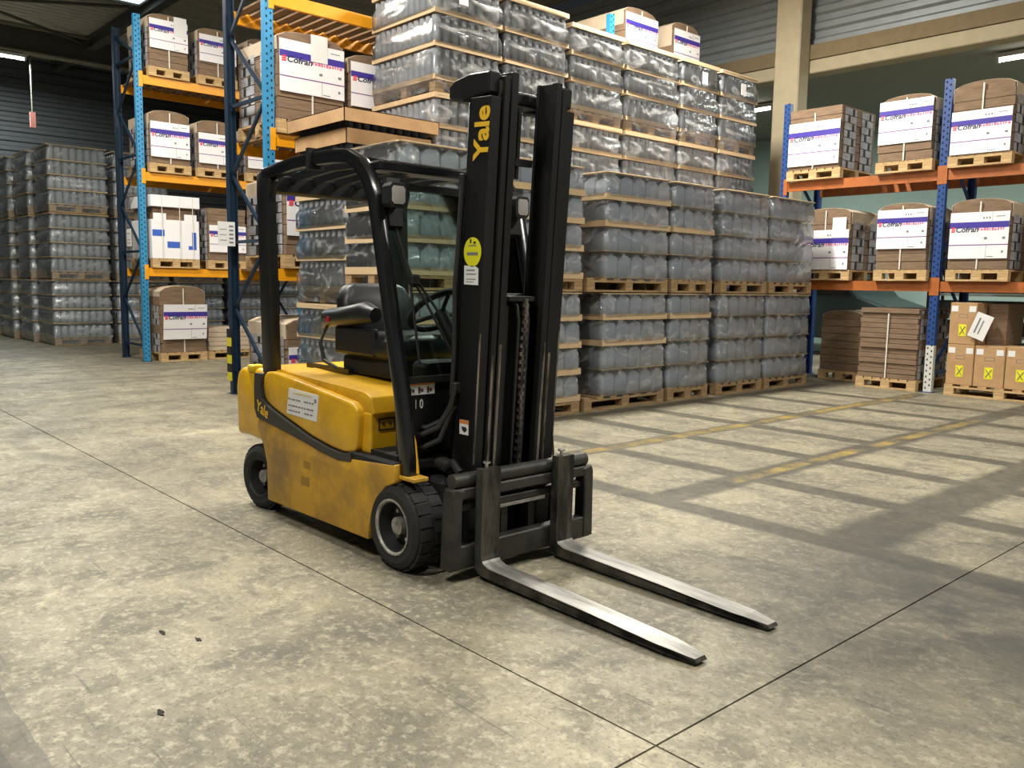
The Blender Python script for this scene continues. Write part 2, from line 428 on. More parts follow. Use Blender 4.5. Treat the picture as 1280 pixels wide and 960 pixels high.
# precast beam and column of the opening to the annex
t1 = struct(MB().box(XW0, XW1, YW1, YW1+.32, 4.75, 4.96).build('trim_1', conc_beam, bevel=.015))
t2 = struct(MB().box(XW0, XW1, YW1-.02, YW1+.1, 4.965, 5.19).build('trim_2', mat('beam_shaded', rgb(128, 112, 84), .85, var=.15)))  # upper strip of the beam, shade put into its darker brown colour
column = tag(MB().box(-7.78, -7.34, YW1-.35, YW1-.03, 0, ZR).build('concrete_column', conc_beam, bevel=.02), 'pale concrete column rising behind the rack in front of the ribbed cladding', 'column')
# roof steel
girder = empty('roof_girder', (-23.1, 0, 6.5)); tag(girder, 'deep steel girder under the ribbed roof above the far bottle stacks', 'beam')
ORG = (-23.1, 0, 6.5)
MB().box(-23.15, -23.05, YW0, YW1, 6.54, 7.06).build('web', steel_dark, girder)
MB().box(-23.25, -22.95, YW0, YW1, 6.5, 6.54).build('flange', mat('girder_flange', rgb(120, 116, 100), .7), girder)
MB().box(-23.25, -22.95, YW0, YW1, 7.06, 7.1).build('flange', MATS['girder_flange'], girder)
ORG = (0, 0, 0)
for k, yc in enumerate((6.83, 11.6)):
    for (xa, xb) in ((-26, -23.26), (-22.94, 7.0)):
        q = empty('roof_rafter', ((xa+xb)/2, yc, 6.8)); ORG = ((xa+xb)/2, yc, 6.8)
        MB().box(xa, xb, yc-.02, yc+.02, 6.84, 7.06).build('web', steel_dark, q)
        MB().box(xa, xb, yc-.1, yc+.1, 6.8, 6.84).build('flange', steel_dark, q)
        MB().box(xa, xb, yc-.1, yc+.1, 7.06, 7.1).build('flange', steel_dark, q)
        tag(q, '%s dark roof rafter %s, %s' % (('short', 'between the girder and the far wall') + (('beside the hanging plate',) if k == 0 else ('behind the rack posts',)) if xa < -23.2 else ('long', 'under the ribbed roof') + (('next to the roof light panel',) if k == 0 else ('beside the grey cladding',))), 'beam', 'roof rafters')
ORG = (0, 0, 0)
for a, b_, lb in (((-22.9, 6.6, 6.94), (-19.5, 1.5, 6.94), 'from the rafter joint towards the open aisle'), ((-19.5, 6.6, 7.02), (-22.9, 1.5, 7.02), 'from the roof light panel towards the girder')):
    tag(MB().cyl(a, b_, .035, 8).build('bracing_rod', steel_dark), 'thin bracing rod under the ribbed roof running '+lb, 'rod', 'roof bracing rods')
# skylight
sk = empty('skylight', (-18.6, 6.2, 7.0)); ORG = (-18.6, 6.2, 7.0)
MB().box(-19.2, -18.4, 5.4, 6.7, 7.03, 7.08).build('pane', emis('daylight_panel', (.75, .95, 1, 1), 1.6), sk)
MB().box(-19.26, -19.2, 5.34, 6.72, 6.99, 7.09).box(-18.4, -18.34, 5.34, 6.72, 6.99, 7.09).box(-19.2, -18.4, 5.34, 5.4, 6.99, 7.09).box(-19.2, -18.4, 6.7, 6.72, 6.99, 7.09).build('frame', steel_dark, sk)
tag(sk, 'pale teal roof light panel above the tall blue rack', 'skylight'); ORG = (0, 0, 0)

def tube_lamp(x, y, z, ln, label, axis='y', power=None, tint=(1, .97, .9), em=14, group=None, rad=.03):
    q = empty('tube_lamp', (x, y, z))
    rot = 0 if axis == 'y' else math.pi/2
    q.rotation_euler = (0, 0, rot)
    h = MB().box(-.06, .06, -ln/2-.04, ln/2+.04, 0, .07); h = link('housing', h.mesh('housing', post_white), q)
    t = MB().cyl((0, -ln/2, -.03), (0, ln/2, -.03), rad, 10)
    link('tube', t.mesh('tube', emis('tube_glow_%g' % em, (tint[0], tint[1], tint[2], 1), em), smooth=True), q)
    for s_ in (-1, 1):
        link('end_cap', MB().box(-.04, .04, s_*(ln/2+.0), s_*(ln/2+.035), -.07, 0).mesh('end_cap', post_white), q)
    if power:
        ld = bpy.data.lights.new('lamp_light', 'AREA'); ld.shape = 'RECTANGLE'; ld.size = .35; ld.size_y = ln; ld.energy = power*LAMP_K; ld.color = tint
        lo = bpy.data.objects.new('lamp_light', ld); COL.objects.link(lo); lo.parent = q; lo.location = (0, 0, -.09)
        l2 = bpy.data.lights.new('roof_fill_light', 'AREA'); l2.shape = 'RECTANGLE'; l2.size = .2; l2.size_y = ln; l2.energy = power*LAMP_K*.22; l2.color = tint  # upward fill added to each lamp to brighten the roof deck
        lo = bpy.data.objects.new('roof_fill_light', l2); COL.objects.link(lo); lo.parent = q; lo.location = (0, 0, .12); lo.rotation_euler = (math.pi, 0, 0)
    tag(q, label, 'lamp', group)
    return q
lamp_names = ['above the row of wrapped canisters', 'above the aisle beside the forklift', 'as added front fill over the floor by the edge strip', 'over the open floor by the fork tips', 'over the clear floor beyond the painted grid', 'over the aisle between the two racks with blue posts']
for k, (x, y, z, ln, pw, tint, ax) in enumerate(LAMPS):
    tube_lamp(x, y, z, ln, 'ceiling tube lamp hanging '+lamp_names[k], ax, pw, tint)
    
tube_lamp(-23.1, 4.7, 6.4, 1.4, 'lit tube lamp under the roof girder above the far bottle stacks', 'y', 420, (.9, 1, 1), 12)
tube_lamp(-10.35, 16.0, 5.03, 1.0, 'lit tube lamp on the annex ceiling left of the concrete column', 'x', 170, (.95, 1, .95), 14)
tube_lamp(-4.5, 15.2, 5.03, 1.6, 'lit tube lamp on the annex ceiling above the end stack of cartons', 'x', 230, (.95, 1, .95), 14)
hs = empty('hanging_sign', (-23.2, 5.55, 4.85)); ORG = (-23.2, 5.55, 4.85)
MB().box(-23.22, -23.18, 5.49, 5.61, 4.85, 5.2).build('plate', mat('sign_red', rgb(190, 120, 110), .7), hs)
MB().cyl((-23.2, 5.55, 5.2), (-23.2, 5.55, 6.505), .02, 8).build('rod', steel_dark, hs); ORG = (0, 0, 0)
tag(hs, 'small reddish plate hanging on a rod below the roof girder', 'sign')

# ------------------------------------------------------------------ pallets
def pallet_parts(parent, w_, d_, m=None, z0=0.0, joined=False, h=.144):
    """pallet (w along local x, d along local y) centred on the parent's origin"""
    m = m or wood
    key = (round(w_, 2), round(d_, 2), m.name, joined)
    if key not in PAL:
        S_ = {}
        nb = 7
        bw = .1
        frame = MB()
        frame.box(-w_/2, w_/2, -.05, .05, .10, .122)
        if joined:
            for k in range(3):
                y = -d_/2+.05+k*(d_-.1)/2
                if k != 1: frame.box(-w_/2, w_/2, y-.05, y+.05, .10, .122)
                frame.box(-w_/2, w_/2, y-.05, y+.05, 0, .022)
                for i in range(3):
                    x = -w_/2+.06+i*(w_-.12)/2
                    frame.box(x-.06, x+.06, y-.05, y+.05, .022, .10)
            for i in range(nb):
                x = -w_/2+bw/2+i*(w_-bw)/(nb-1)
                frame.box(x-bw/2, x+bw/2, -d_/2, d_/2, .122, .144)
            PAL[key] = (frame.mesh('pallet', m), None, None, None)
        else:
            PAL[key] = (frame.mesh('pallet', m), MB().box(-.06, .06, -.05, .05, .022, .10).mesh('block', m),
                        MB().box(-w_/2, w_/2, -.05, .05, 0, .022).mesh('skid', m),
                        MB().box(-bw/2, bw/2, -d_/2, d_/2, .122, .144).mesh('deck_board', m))
    fr, bl, sk_, db = PAL[key]
    p = link('pallet', fr, parent, (0, 0, z0))
    if joined: stuff(p)
    if not joined:
        for k in range(3):
            y = -d_/2+.05+k*(d_-.1)/2
            link('skid', sk_, p, (0, y, 0))
            if k != 1: link('stringer', fr, p, (0, y, 0))
            for i in range(3):
                link('block', bl, p, (-w_/2+.06+i*(w_-.12)/2, y, 0))
        for i in range(7):
            link('deck_board', db, p, (-w_/2+.05+i*(w_-.1)/6, 0, 0))
    return p
PAL = {}

# ------------------------------------------------------------------ bottles on wrapped pallets
def rrect(hx, hy, z, rad, n=3, jit=0, rng_=random):
    pts = []
    for cx, cy, a0 in ((hx-rad, hy-rad, 0), (-hx+rad, hy-rad, 90), (-hx+rad, -hy+rad, 180), (hx-rad, -hy+rad, 270)):
        for k in range(n+1):
            a = math.radians(a0+90*k/n)
            pts.append((cx+math.cos(a)*rad+(rng_.uniform(-jit, jit)), cy+math.sin(a)*rad+rng_.uniform(-jit, jit), z))
    return pts
def can_mesh(m, w_=.19, d_=.14, h=.25):
    """flat canister: square body, sloping shoulder, offset spout with cap; w along x, front is -y"""
    mb = MB(); hw, hd = w_/2, d_/2
    R_ = lambda sx, sy, z, ox=0, sl=0: [(x*sx+ox, y*sy, z+sl*(x/hw)) for x, y in
         ((hw, hd*.82), (hw*.9, hd), (-hw*.9, hd), (-hw, hd*.82), (-hw, -hd*.82), (-hw*.9, -hd), (hw*.9, -hd), (hw, -hd*.82))]
    mb.loft([R_(.97, .95, 0), R_(1, 1, .012), R_(1, 1, h*.68, 0, h*.07), R_(.97, .92, h*.74, 0, h*.08), R_(.5, .55, h*.91, hw*.42, h*.01), R_(.3, .42, h*.92, hw*.45), R_(.3, .42, h, hw*.45)])
    return mb.mesh('canister', m, smooth=True, angle=35)
CAN = {}
def can(m, w_, d_, h):
    k = (m.name, round(w_, 2), round(d_, 2), round(h, 2))
    if k not in CAN: CAN[k] = can_mesh(m, w_, d_, h)
    return CAN[k]
def round_bottle(mb, x, y, z, rad, h, n=8, S=.95):
    pr = [(rad*.95, 0), (rad, h*.03), (rad, h*S), (rad*.6, h*(S+(1-S)*.6)), (rad*.4, h*(S+(1-S)*.7)), (rad*.4, h)]
    mb.loft([[(x+math.cos(2*math.pi*(k+.5)/n)*q, y+math.sin(2*math.pi*(k+.5)/n)*q, z+t) for k in range(n)] for q, t in pr])
def film_shell(parent, w_, d_, z0, zl, m, seed, jit=.004, over=.012, pinch=.022):
    """wrap from z0 up over the layer heights zl, pinched between the layers"""
    rg = random.Random(seed); rings = []
    hx, hy = w_/2+over, d_/2+over
    rings.append(rrect(hx-.02, hy-.02, z0, .05, 3, jit, rg))
    for a, b_ in zip(zl[:-1], zl[1:]):
        rings.append(rrect(hx-.004, hy-.004, a+.03, .05, 3, jit, rg))
        rings.append(rrect(hx, hy, a+(b_-a)*.5, .06, 3, jit, rg))
        rings.append(rrect(hx-pinch, hy-pinch, b_-.06, .06, 3, jit*1.3, rg))
    rings.append(rrect(hx-.012, hy-.012, zl[-1]+.006, .05, 3, jit, rg))
    rings.append(rrect(hx-.1, hy-.1, zl[-1]+.010, .05, 3, jit, rg))
    mb = MB(); mb.loft(rings, cap=False)
    n = len(rings[0]); k = (len(rings)-1)*n
    mb.f.append(tuple(range(k, k+n)))
    o = link('stretch_film', mb.mesh('stretch_film', m, smooth=True, angle=60), parent)
    return o

def canister_pallet(cx, cy, z, w_, d_, label, group, m, fm, seed, bands=(1, 1, 1, 1), nw=6, H=1.26, side_m=None, pal=None):
    """shrink-wrapped pallet: front (local -y, turned to world +x) is w_ wide"""
    q = empty('wrapped_canister_pallet', (cx, cy, z), math.pi/2)
    pw_ = pal or (-w_/2, w_/2); pp = pallet_parts(q, pw_[1]-pw_[0], d_, wood_dark); pp.location = ((pw_[0]+pw_[1])/2, 0, 0)
    lh = (H-.15)/4; zl = [.15+lh*k for k in range(5)]
    pw = (w_-.02)/nw; dp = .15; nd = int(d_/dp); dp = d_/nd
    me = can(m, pw*.975, dp*.95, lh-.03)
    msd = can(side_m or m, dp*.93, pw*.95, lh-.03)
    for k in range(4):
        tz = zl[k]
        lip = .045 if bands[k] else .012
        tr_ = MB().box(-w_/2, w_/2, -d_/2, d_/2, 0, .008)
        if bands[k]:
            tr_.box(-w_/2-.004, w_/2+.004, -d_/2-.006, -d_/2, -.02, lip).box(-w_/2-.006, -w_/2, -d_/2, d_/2, -.02, lip).box(w_/2, w_/2+.006, -d_/2, d_/2, -.02, lip)
        key = ('tray', round(w_, 2), round(d_, 2), bool(bands[k]))
        if key not in PAL: PAL[key] = tr_.mesh('tray', card_tan)
        t = link('tray', PAL[key], q, (0, 0, tz))
        for i in range(nw):
            c = link('canister', me, q, (-w_/2+.01+pw*(i+.5), -d_/2+dp*.5+.004, tz+.01))
        for s_ in (-1, 1):
            for i in range(1, nd):
                c = link('canister', msd, q, (s_*(w_/2-pw*.5-.004), -d_/2+dp*(i+.5), tz+.01)); c.rotation_euler = (0, 0, s_*math.pi/2)
    inner = MB()
    for k in range(4):
        for i in range(1, nw-1):
            for j in range(1, nd):
                x, y = -w_/2+.01+pw*(i+.5), -d_/2+dp*(j+.5)
                inner.loft([rrect(pw*.47, dp*.46, zl[k]+.012, .02, 1), rrect(pw*.47, dp*.46, zl[k]+lh*.6, .02, 1), rrect(pw*.2, dp*.2, zl[k]+lh-.02, .01, 1)])
                for vi in range(len(inner.v)-24, len(inner.v)): inner.v[vi] = (inner.v[vi][0]+x, inner.v[vi][1]+y, inner.v[vi][2])
    key = ('inner', round(w_, 2), round(d_, 2), nw, H)
    if key not in PAL: PAL[key] = inner.mesh('inner_canisters', bottle_mat)
    stuff(link('inner_canisters', PAL[key], q))
    topm = MB().box(-w_/2, w_/2, -d_/2, d_/2, H-.022, H-.012).mesh('top_sheet', card_tan)
    link('top_sheet', topm, q)
    film_shell(q, w_, d_, .10, [zl[0], zl[1], zl[2], zl[3], H-.014], fm, seed)
    tag(q, label, 'wrapped pallet', group)
    return q

def tower_pallet(cx, cy, z, w_, d_, label, group, seed, layers=3, H=1.09, m=None, fm=None, pitch=.095, joined=False, band=.05, cat='wrapped pallet', paper=None, panel_side=False):
    q = empty('wrapped_bottle_pallet', (cx, cy, z), math.pi/2)
    pallet_parts(q, w_-.02, d_-.02, wood, joined=joined)
    lh = (H-.15-.03)/layers; zl = [.15+lh*k for k in range(layers+1)]
    key = ('tow', round(w_, 2), round(d_, 2), round(lh, 3), (m or tower_mat).name, pitch)
    if key not in PAL:
        mb = MB(); nx = int(w_/pitch); ny = int(d_/pitch); px, py = w_/nx, d_/ny; rad = min(px, py)*.49
        for i in range(nx):
            for j in range(ny):
                if 0 < i < nx-1 and 0 < j < ny-1 and not (j == 1): continue
                round_bottle(mb, -w_/2+px*(i+.5), -d_/2+py*(j+.5), .012, rad, lh-.03, 8, .84 if m else .95)
        core = mb.box(-w_/2+2*px, w_/2-2*px, -d_/2+2*py, d_/2-2*py, .012, lh*.8)
        PAL[key] = mb.mesh('bottle_layer', m or tower_mat, smooth=True, angle=50)
    kb = ('towtray', round(w_, 2), round(d_, 2), band)
    if kb not in PAL:
        PAL[kb] = MB().box(-w_/2, w_/2, -d_/2, d_/2, 0, .01).box(-w_/2-.012, w_/2+.012, -d_/2-.012, -d_/2, -band*.4, band*.6).box(-w_/2-.012, w_/2+.012, d_/2, d_/2+.012, -band*.4, band*.6).box(-w_/2-.012, -w_/2, -d_/2, d_/2, -band*.4, band*.6).box(w_/2, w_/2+.012, -d_/2, d_/2, -band*.4, band*.6).mesh('tray', card_tan)
    for k in range(layers):
        stuff(link('bottle_layer', PAL[key], q, (0, 0, zl[k])))
        link('tray', PAL[kb], q, (0, 0, zl[k]+.004))
    link('tray', PAL[kb], q, (0, 0, zl[-1]+.006))
    film_shell(q, w_, d_, .02, zl[:-1]+[H-.022], fm or film_bright, seed, jit=.008, over=.026, pinch=.045)
    if paper:
        link('paper_label', MB().box(paper[0]-.06, paper[0]+.06, -d_/2-.034, -d_/2-.03, paper[1]-.08, paper[1]+.08).mesh('paper_label', white_paper), q)
    tag(q, label, cat, group)
    return q

ORD = ['end', 'second', 'third', 'fourth', 'fifth', 'sixth']
# front row, two tiers high, standing along the plane x = -6.07
cols = [(4.20, 5.29), (5.36, 6.47), (6.80, 7.88), (7.95, 8.74), (8.93, 9.95), (10.02, 11.1)]
FD = .86
for i, (a, b_) in enumerate(cols):
    for lv in (0, 1):
        wcol = b_-a
        lab = 'wrapped canister pallet, %s tier of the front row, %s' % ('upper' if lv else 'floor',
              'end column right behind the forklift cab' if i == 0 else ['', 'second', 'third', 'fourth', 'fifth', 'sixth'][i]+' column from the cab')
        bands = [(1, 1, 1, 1), (1, 1, 1, 1), (0, 0, 1, 1), (0, 0, 0, 1), (0, 0, 0, 0), (0, 0, 0, 0)][i] if lv == 0 else [(1, 1, 1, 1), (1, 1, 1, 1), (0, 0, 1, 1), (0, 0, 1, 0), (0, 0, 0, 0), (0, 0, 0, 0)][i]
        canister_pallet(-6.07-FD/2, (a+b_)/2, lv*1.26, wcol, FD, lab, 'front row of wrapped canister pallets', bottle_blue if i == 0 else bottle_mat,
                        film, 10*i+lv, bands, nw=4 if wcol < .9 else 5, pal=(-.80, .54) if i == 2 else None, side_m=bottle_blk if i == 0 else None)
# back row of taller bottles, four tiers
tw = [(5.47, 6.36), (6.43, 7.39), (7.47, 8.38), (8.47, 9.52), (9.60, 10.42), (10.50, 11.40)]
for i, (a, b_) in enumerate(tw):
    for lv in range(4):
        top = lv == 3
        lab = 'film-wrapped pallet of tall bottles, %s tier, %s tower of the back row' % (['bottom', 'second', 'third', 'top'][lv], ['first', 'second', 'third', 'fourth', 'fifth', 'sixth'][i])
        HH = 1.09 if not top else (1.17 if i < 2 else 1.10)
        tower_pallet(-7.27-.57, (a+b_)/2, lv*1.09, b_-a, 1.14, lab, 'back row of tall bottle towers', 100+10*i+lv, H=HH,
                     fm=[film_bright, film_bright, film_bright, film_bright, film, film][i] if lv != 2 else film_bright,
                     paper=(0.05, .9) if (top and i >= 4) else ((-.1, 1.0) if top and i == 0 else None), pitch=.1)
# grey tower beside the cab with black bottles under brown lids
for lv in range(2):
    tower_pallet(-7.2-.5, 4.88, lv*1.09, .98, .98, 'smooth grey bottle pallet with tan trays beside the blue rack, %s tier' % ['floor', 'second'][lv], 'grey bottle tower by the rack', 300+lv, fm=film, pitch=.1)
q = empty('lidded_bottle_pallet', (-7.7, 4.88, 2.19), math.pi/2)
pallet_parts(q, 1.0, 1.0, wood)
for k in range(2):
    mb = MB()
    for i in range(10):
        for j in range(10):
            if 1 < i < 8 and 1 < j < 8: continue
            round_bottle(mb, -.43+.0955*i, -.43+.0955*j, 0, .045, [.40, .22][k], 8)
    stuff(link('bottle_layer', mb.mesh('bottle_layer', bottle_blk, smooth=True), q, (0, 0, [.146, .49][k])))
for k, (zb, zt, ex) in enumerate(((.44, .585, .0), (.63, .755, .055))):
    mb = MB(); a = .50+ex; mb.box(-a, a, -a, a, zt-.008, zt)
    for s_ in (-1, 1): mb.box(-a, a, s_*a, s_*(a-.008), zb, zt).box(s_*a, s_*(a-.008), -a, a, zb, zt)
    link('cardboard_lid', mb.mesh('cardboard_lid', card), q)
tag(q, 'pallet of black bottles under two brown cardboard lids above the cab roof', 'bottle pallet')

# far stacks on the left
far_specs = [(-18.2, 4.56, 5.62, 3), (-19.5, 4.5, 5.6, 3), (-20.8, 4.42, 5.5, 3), (-22.2, 4.35, 5.45, 3), (-18.3, 5.78, 6.84, 3), (-18.3, 6.95, 8.0, 2), (-18.3, 8.12, 9.18, 2), (-18.3, 9.3, 10.36, 2)]
fl_names = ['corner column beside the tall rack', 'second column along the aisle wall', 'third column along the aisle wall', 'fourth column along the aisle wall', 'column next to the corner, behind the rack post', 'column under the rack beside the low carton pile', 'next column behind the low carton pile', 'last column behind the low carton pile']
for i, (xf, a, b_, nl) in enumerate(far_specs):
    for lv in range(nl):
        tower_pallet(xf-.5, (a+b_)/2, lv*1.28, b_-a, 1.0, 'dim wrapped bottle pallet, %s tier, %s' % (['floor', 'middle', 'top'][lv], fl_names[i]), 'far wrapped bottle stacks',
                     500+10*i+lv, layers=4, H=1.28, m=far_mat, fm=film_far, pitch=.13, joined=(i > 0), band=.02)

# ------------------------------------------------------------------ racks
def rack(name, label, org, rot, posts, depth, levels, height, pm, bm_, back_m, low_white=False, bh=.13, last_h=None):
    q = empty(name, org, rot)
    tag(q, label, 'pallet rack')
    pw, pd = .1, .075
    pmesh = {}
    for key, mm, h in (('f', pm, height), ('b', back_m, height)):
        mb = MB().prism([(-pw/2, 0), (pw/2, 0), (pw/2, pd), (pw/2-.012, pd), (pw/2-.012, .012), (-pw/2+.012, .012), (-pw/2+.012, pd), (-pw/2, pd)], 0, height, 'z')
        pmesh[key] = mb.mesh('post', mm)
    hm = MB()
    for k in range(int(height/.075)):
        z = .06+k*.075
        for s_ in (-1, 1):
            zz = z+(0 if s_ < 0 else .037)
            hm.box(s_*.024-.008, s_*.024+.008, -.0015, .002, zz-.012, zz+.012)
    hmesh = hm.mesh('perforations', hole_mat)
    foot = MB().box(-.07, .07, -.02, .1, 0, .008).mesh('foot_plate', back_m)
    lw = MB().box(-pw/2-.001, pw/2+.001, -.001, pd, 0.01, .62).mesh('white_sleeve', post_white)
    for px in posts:
        for side in ('f', 'b'):
            p = link('post', pmesh[side], q, (px, 0 if side == 'f' else depth, 0))
            if side == 'b': p.rotation_euler = (0, 0, math.pi)
            if last_h and px == posts[-1]: p.scale = (1, 1, last_h/height)
            stuff(link('perforations', hmesh, p, (0, -.0 if not low_white else -.0015, 0)))
            link('foot_plate', foot, p)
            if low_white and side == 'f': link('white_sleeve', lw, p)
        z = .25; k = 0; hh = last_h if last_h and px == posts[-1] else height
        while z < hh-.5:
            z2 = min(z+.75, hh-.15)
            a, b_ = (.06, depth-.06) if k % 2 == 0 else (depth-.06, .06)
            link('brace', MB().tube([(0, a, z), (0, b_, z2)], 0, rect=(.035, .03), up=(1, 0, 0)).mesh('brace', back_m), q, (px, 0, 0))
            if k % 2 == 0: link('brace', MB().tube([(0, .06, z), (0, depth-.06, z)], 0, rect=(.035, .03), up=(1, 0, 0)).mesh('brace', back_m), q, (px, 0, 0))
            z = z2; k += 1
    for a, b_ in zip(posts[:-1], posts[1:]):
        ln = b_-a-pw
        bmesh_ = MB().prism([(-.0, -bh), (.045, -bh), (.045, -.035), (.03, -.035), (.03, 0), (0, 0)], a+pw/2, b_-pw/2, 'x').mesh('beam', bm_)
        cmesh = MB().box(-.03, .03, -.006, 0, -bh-.05, .05).mesh('connector', bm_)
        for zt in levels:
            for y, rz in ((.012, 1), (depth-.057, 1)):
                bo = link('beam', bmesh_, q, (0, y, zt))
                if y < .1:
                    link('connector', cmesh, bo, (a+pw/2-.02, -.012, 0)); link('connector', cmesh, bo, (b_-pw/2+.02, -.012, 0))
            n = max(3, int(ln/.16)); sw = MB().box(-.05, .05, .045, depth-.03, -.035, -.012).mesh('shelf_slat', slat_mat)
            for i in range(n):
                link('shelf_slat', sw, q, (a+pw/2+.08+(ln-.16)*i/(n-1), 0, zt+.012))
    return q
rack('pallet_rack', 'tall rack with bright blue post and amber beams beside the far bottle stacks', (-14.0, 0, 0), math.pi/2, [4.845, 7.6, 10.3], 1.05, [1.49, 2.98, 4.45], 5.34, post_blue, beam_yel, post_dark)
rack('pallet_rack', 'rack with light and dark blue posts and amber beams just behind the forklift', (-8.56, 0, 0), math.pi/2, [4.29, 6.95, 9.61, 12.27], 1.0, [1.45, 2.87, 4.3], 5.2, post_blue, beam_yel, post_dark, last_h=4.42)
rack('pallet_rack', 'rack with navy posts and rusty orange beams holding cartons by the painted floor grid', (0, 11.576, 0), 0, [-6.86, -4.61, -2.35], 1.05, [1.452, 2.872], 4.0, post_navy, beam_org, post_navy, low_white=True)

# signs and guard on the dark post
sg = empty('rack_sign', (-9.52, 4.22, 1.70), math.pi/2); 
link('plate', MB().box(-.10, .10, -.006, 0, 0, .27).mesh('plate', white_paper), sg)
mk = MB()
for k in range(5): mk.box(.03, .08, -.0075, -.006, .03+k*.045, .05+k*.045)
for k in range(3): mk.box(-.08, -.0, -.0075, -.006, .06+k*.06, .067+k*.06)
stuff(link('print', mk.mesh('print', ink_grey), sg)); tag(sg, 'white notice plate fixed to the dark blue rack post', 'sign')
sg.location = (-9.40, 4.16, 1.70)
sg = empty('rack_sign', (-14.5, 4.79, 1.83)); link('plate', MB().box(-.1, .1, -.006, 0, 0, .28).mesh('plate', white_paper), sg)
link('print', MB().box(-.07, .07, -.0075, -.006, .05, .06).box(-.07, .05, -.0075, -.006, .1, .11).box(-.07, .06, -.0075, -.006, .2, .21).mesh('print', ink_grey), sg)
tag(sg, 'white notice plate on the end frame of the tall rack', 'sign')
pg = empty('post_guard', (-9.5, 4.215, 0))
gm = mat('guard_yellow', rgb(200, 190, 40), .6); 
for k in range(6): link('guard_band', MB().box(-.05, .05, -.012, 0, .16+k*.1, .26+k*.1).mesh('guard_band', gm if k % 2 == 0 else black_matte), pg)
tag(pg, 'yellow and black striped guard strip low on the dark blue post', 'guard')

# ------------------------------------------------------------------ stacks of folded cartons
def cofran_panel(parent, w_, z0, z1, y, lean=0.0, paper=False, mark=1):
    """printed carton face; local x across, front is -y"""
    h = z1-z0
    P = link('printed_panel', MB().box(-w_/2, w_/2, -.006, 0, 0, h).mesh('printed_panel', print_white), parent, (0, y, z0))
    P.rotation_euler = (lean, 0, 0)
    f = -.0075
    link('stripe', MB().box(-w_/2, w_/2, f, -.006, h*.66, h*.79).mesh('stripe', print_purple), P)
    link('line', MB().box(-w_/2, w_/2, f, -.006, h*.285, h*.305).mesh('line', print_line), P)
    ls = h*.17
    t = put_text('lettering', 'Cofran', ls, print_navy, (-w_*.40, f, h*.575), (1, 0, 0), (0, 0, 1), P, bold=.0020*ls/.1, shear=.2, stretch=min(1.25, w_*.40/(ls*2.9)))
    mb = MB()
    for k in range(3): mb.prism([(-w_*.475+k*.002, h*(.575+k*.04)), (-w_*.41, h*(.575+k*.04)), (-w_*.40, h*(.603+k*.04)), (-w_*.465, h*(.603+k*.04))], f-.001, -.006, 'y')
    link('logo_mark', mb.mesh('logo_mark', print_red), P)
    mb = MB(); rg = random.Random(5)
    x = -w_*.02
    while x < w_*.44:
        l = rg.uniform(.012, .03)*w_/.7
        mb.box(x, x+l, f, -.006, h*(.6+rg.uniform(-.006, .006)), h*(.645+rg.uniform(0, .02))); x += l+rg.uniform(.006, .014)
    stuff(link('tag_line', mb.mesh('tag_line', print_pink), P))
    mb = MB()
    for k in range(3): mb.box(w_*(.06+k*.05), w_*(.085+k*.05), f, -.006, h*.85, h*.89)
    mb.box(w_*.28, w_*.43, f, -.006, h*.89, h*.905).box(w_*.215, w_*.22, f, -.006, h*.80, h)
    mb.box(w_*.14, w_*.145, f, -.006, 0, h*.28)
    for xx in (.10, .40): mb.box(w_*xx, w_*(xx+.05), f, -.006, h*.41, h*.46)
    mb.box(w_*.40, w_*.43, f, -.006, h*.12, h*.17).box(w_*.16, w_*.27, f, -.006, h*.035, h*.05)
    stuff(link('small_print', mb.mesh('small_print', ink_grey), P))
    if paper:
        link('paper_sheet', MB().box(w_*paper[0]-.1, w_*paper[0]+.1, -.012, -.008, h*paper[1]-.14, h*paper[1]+.14).mesh('paper_sheet', white_paper), P)
    return P
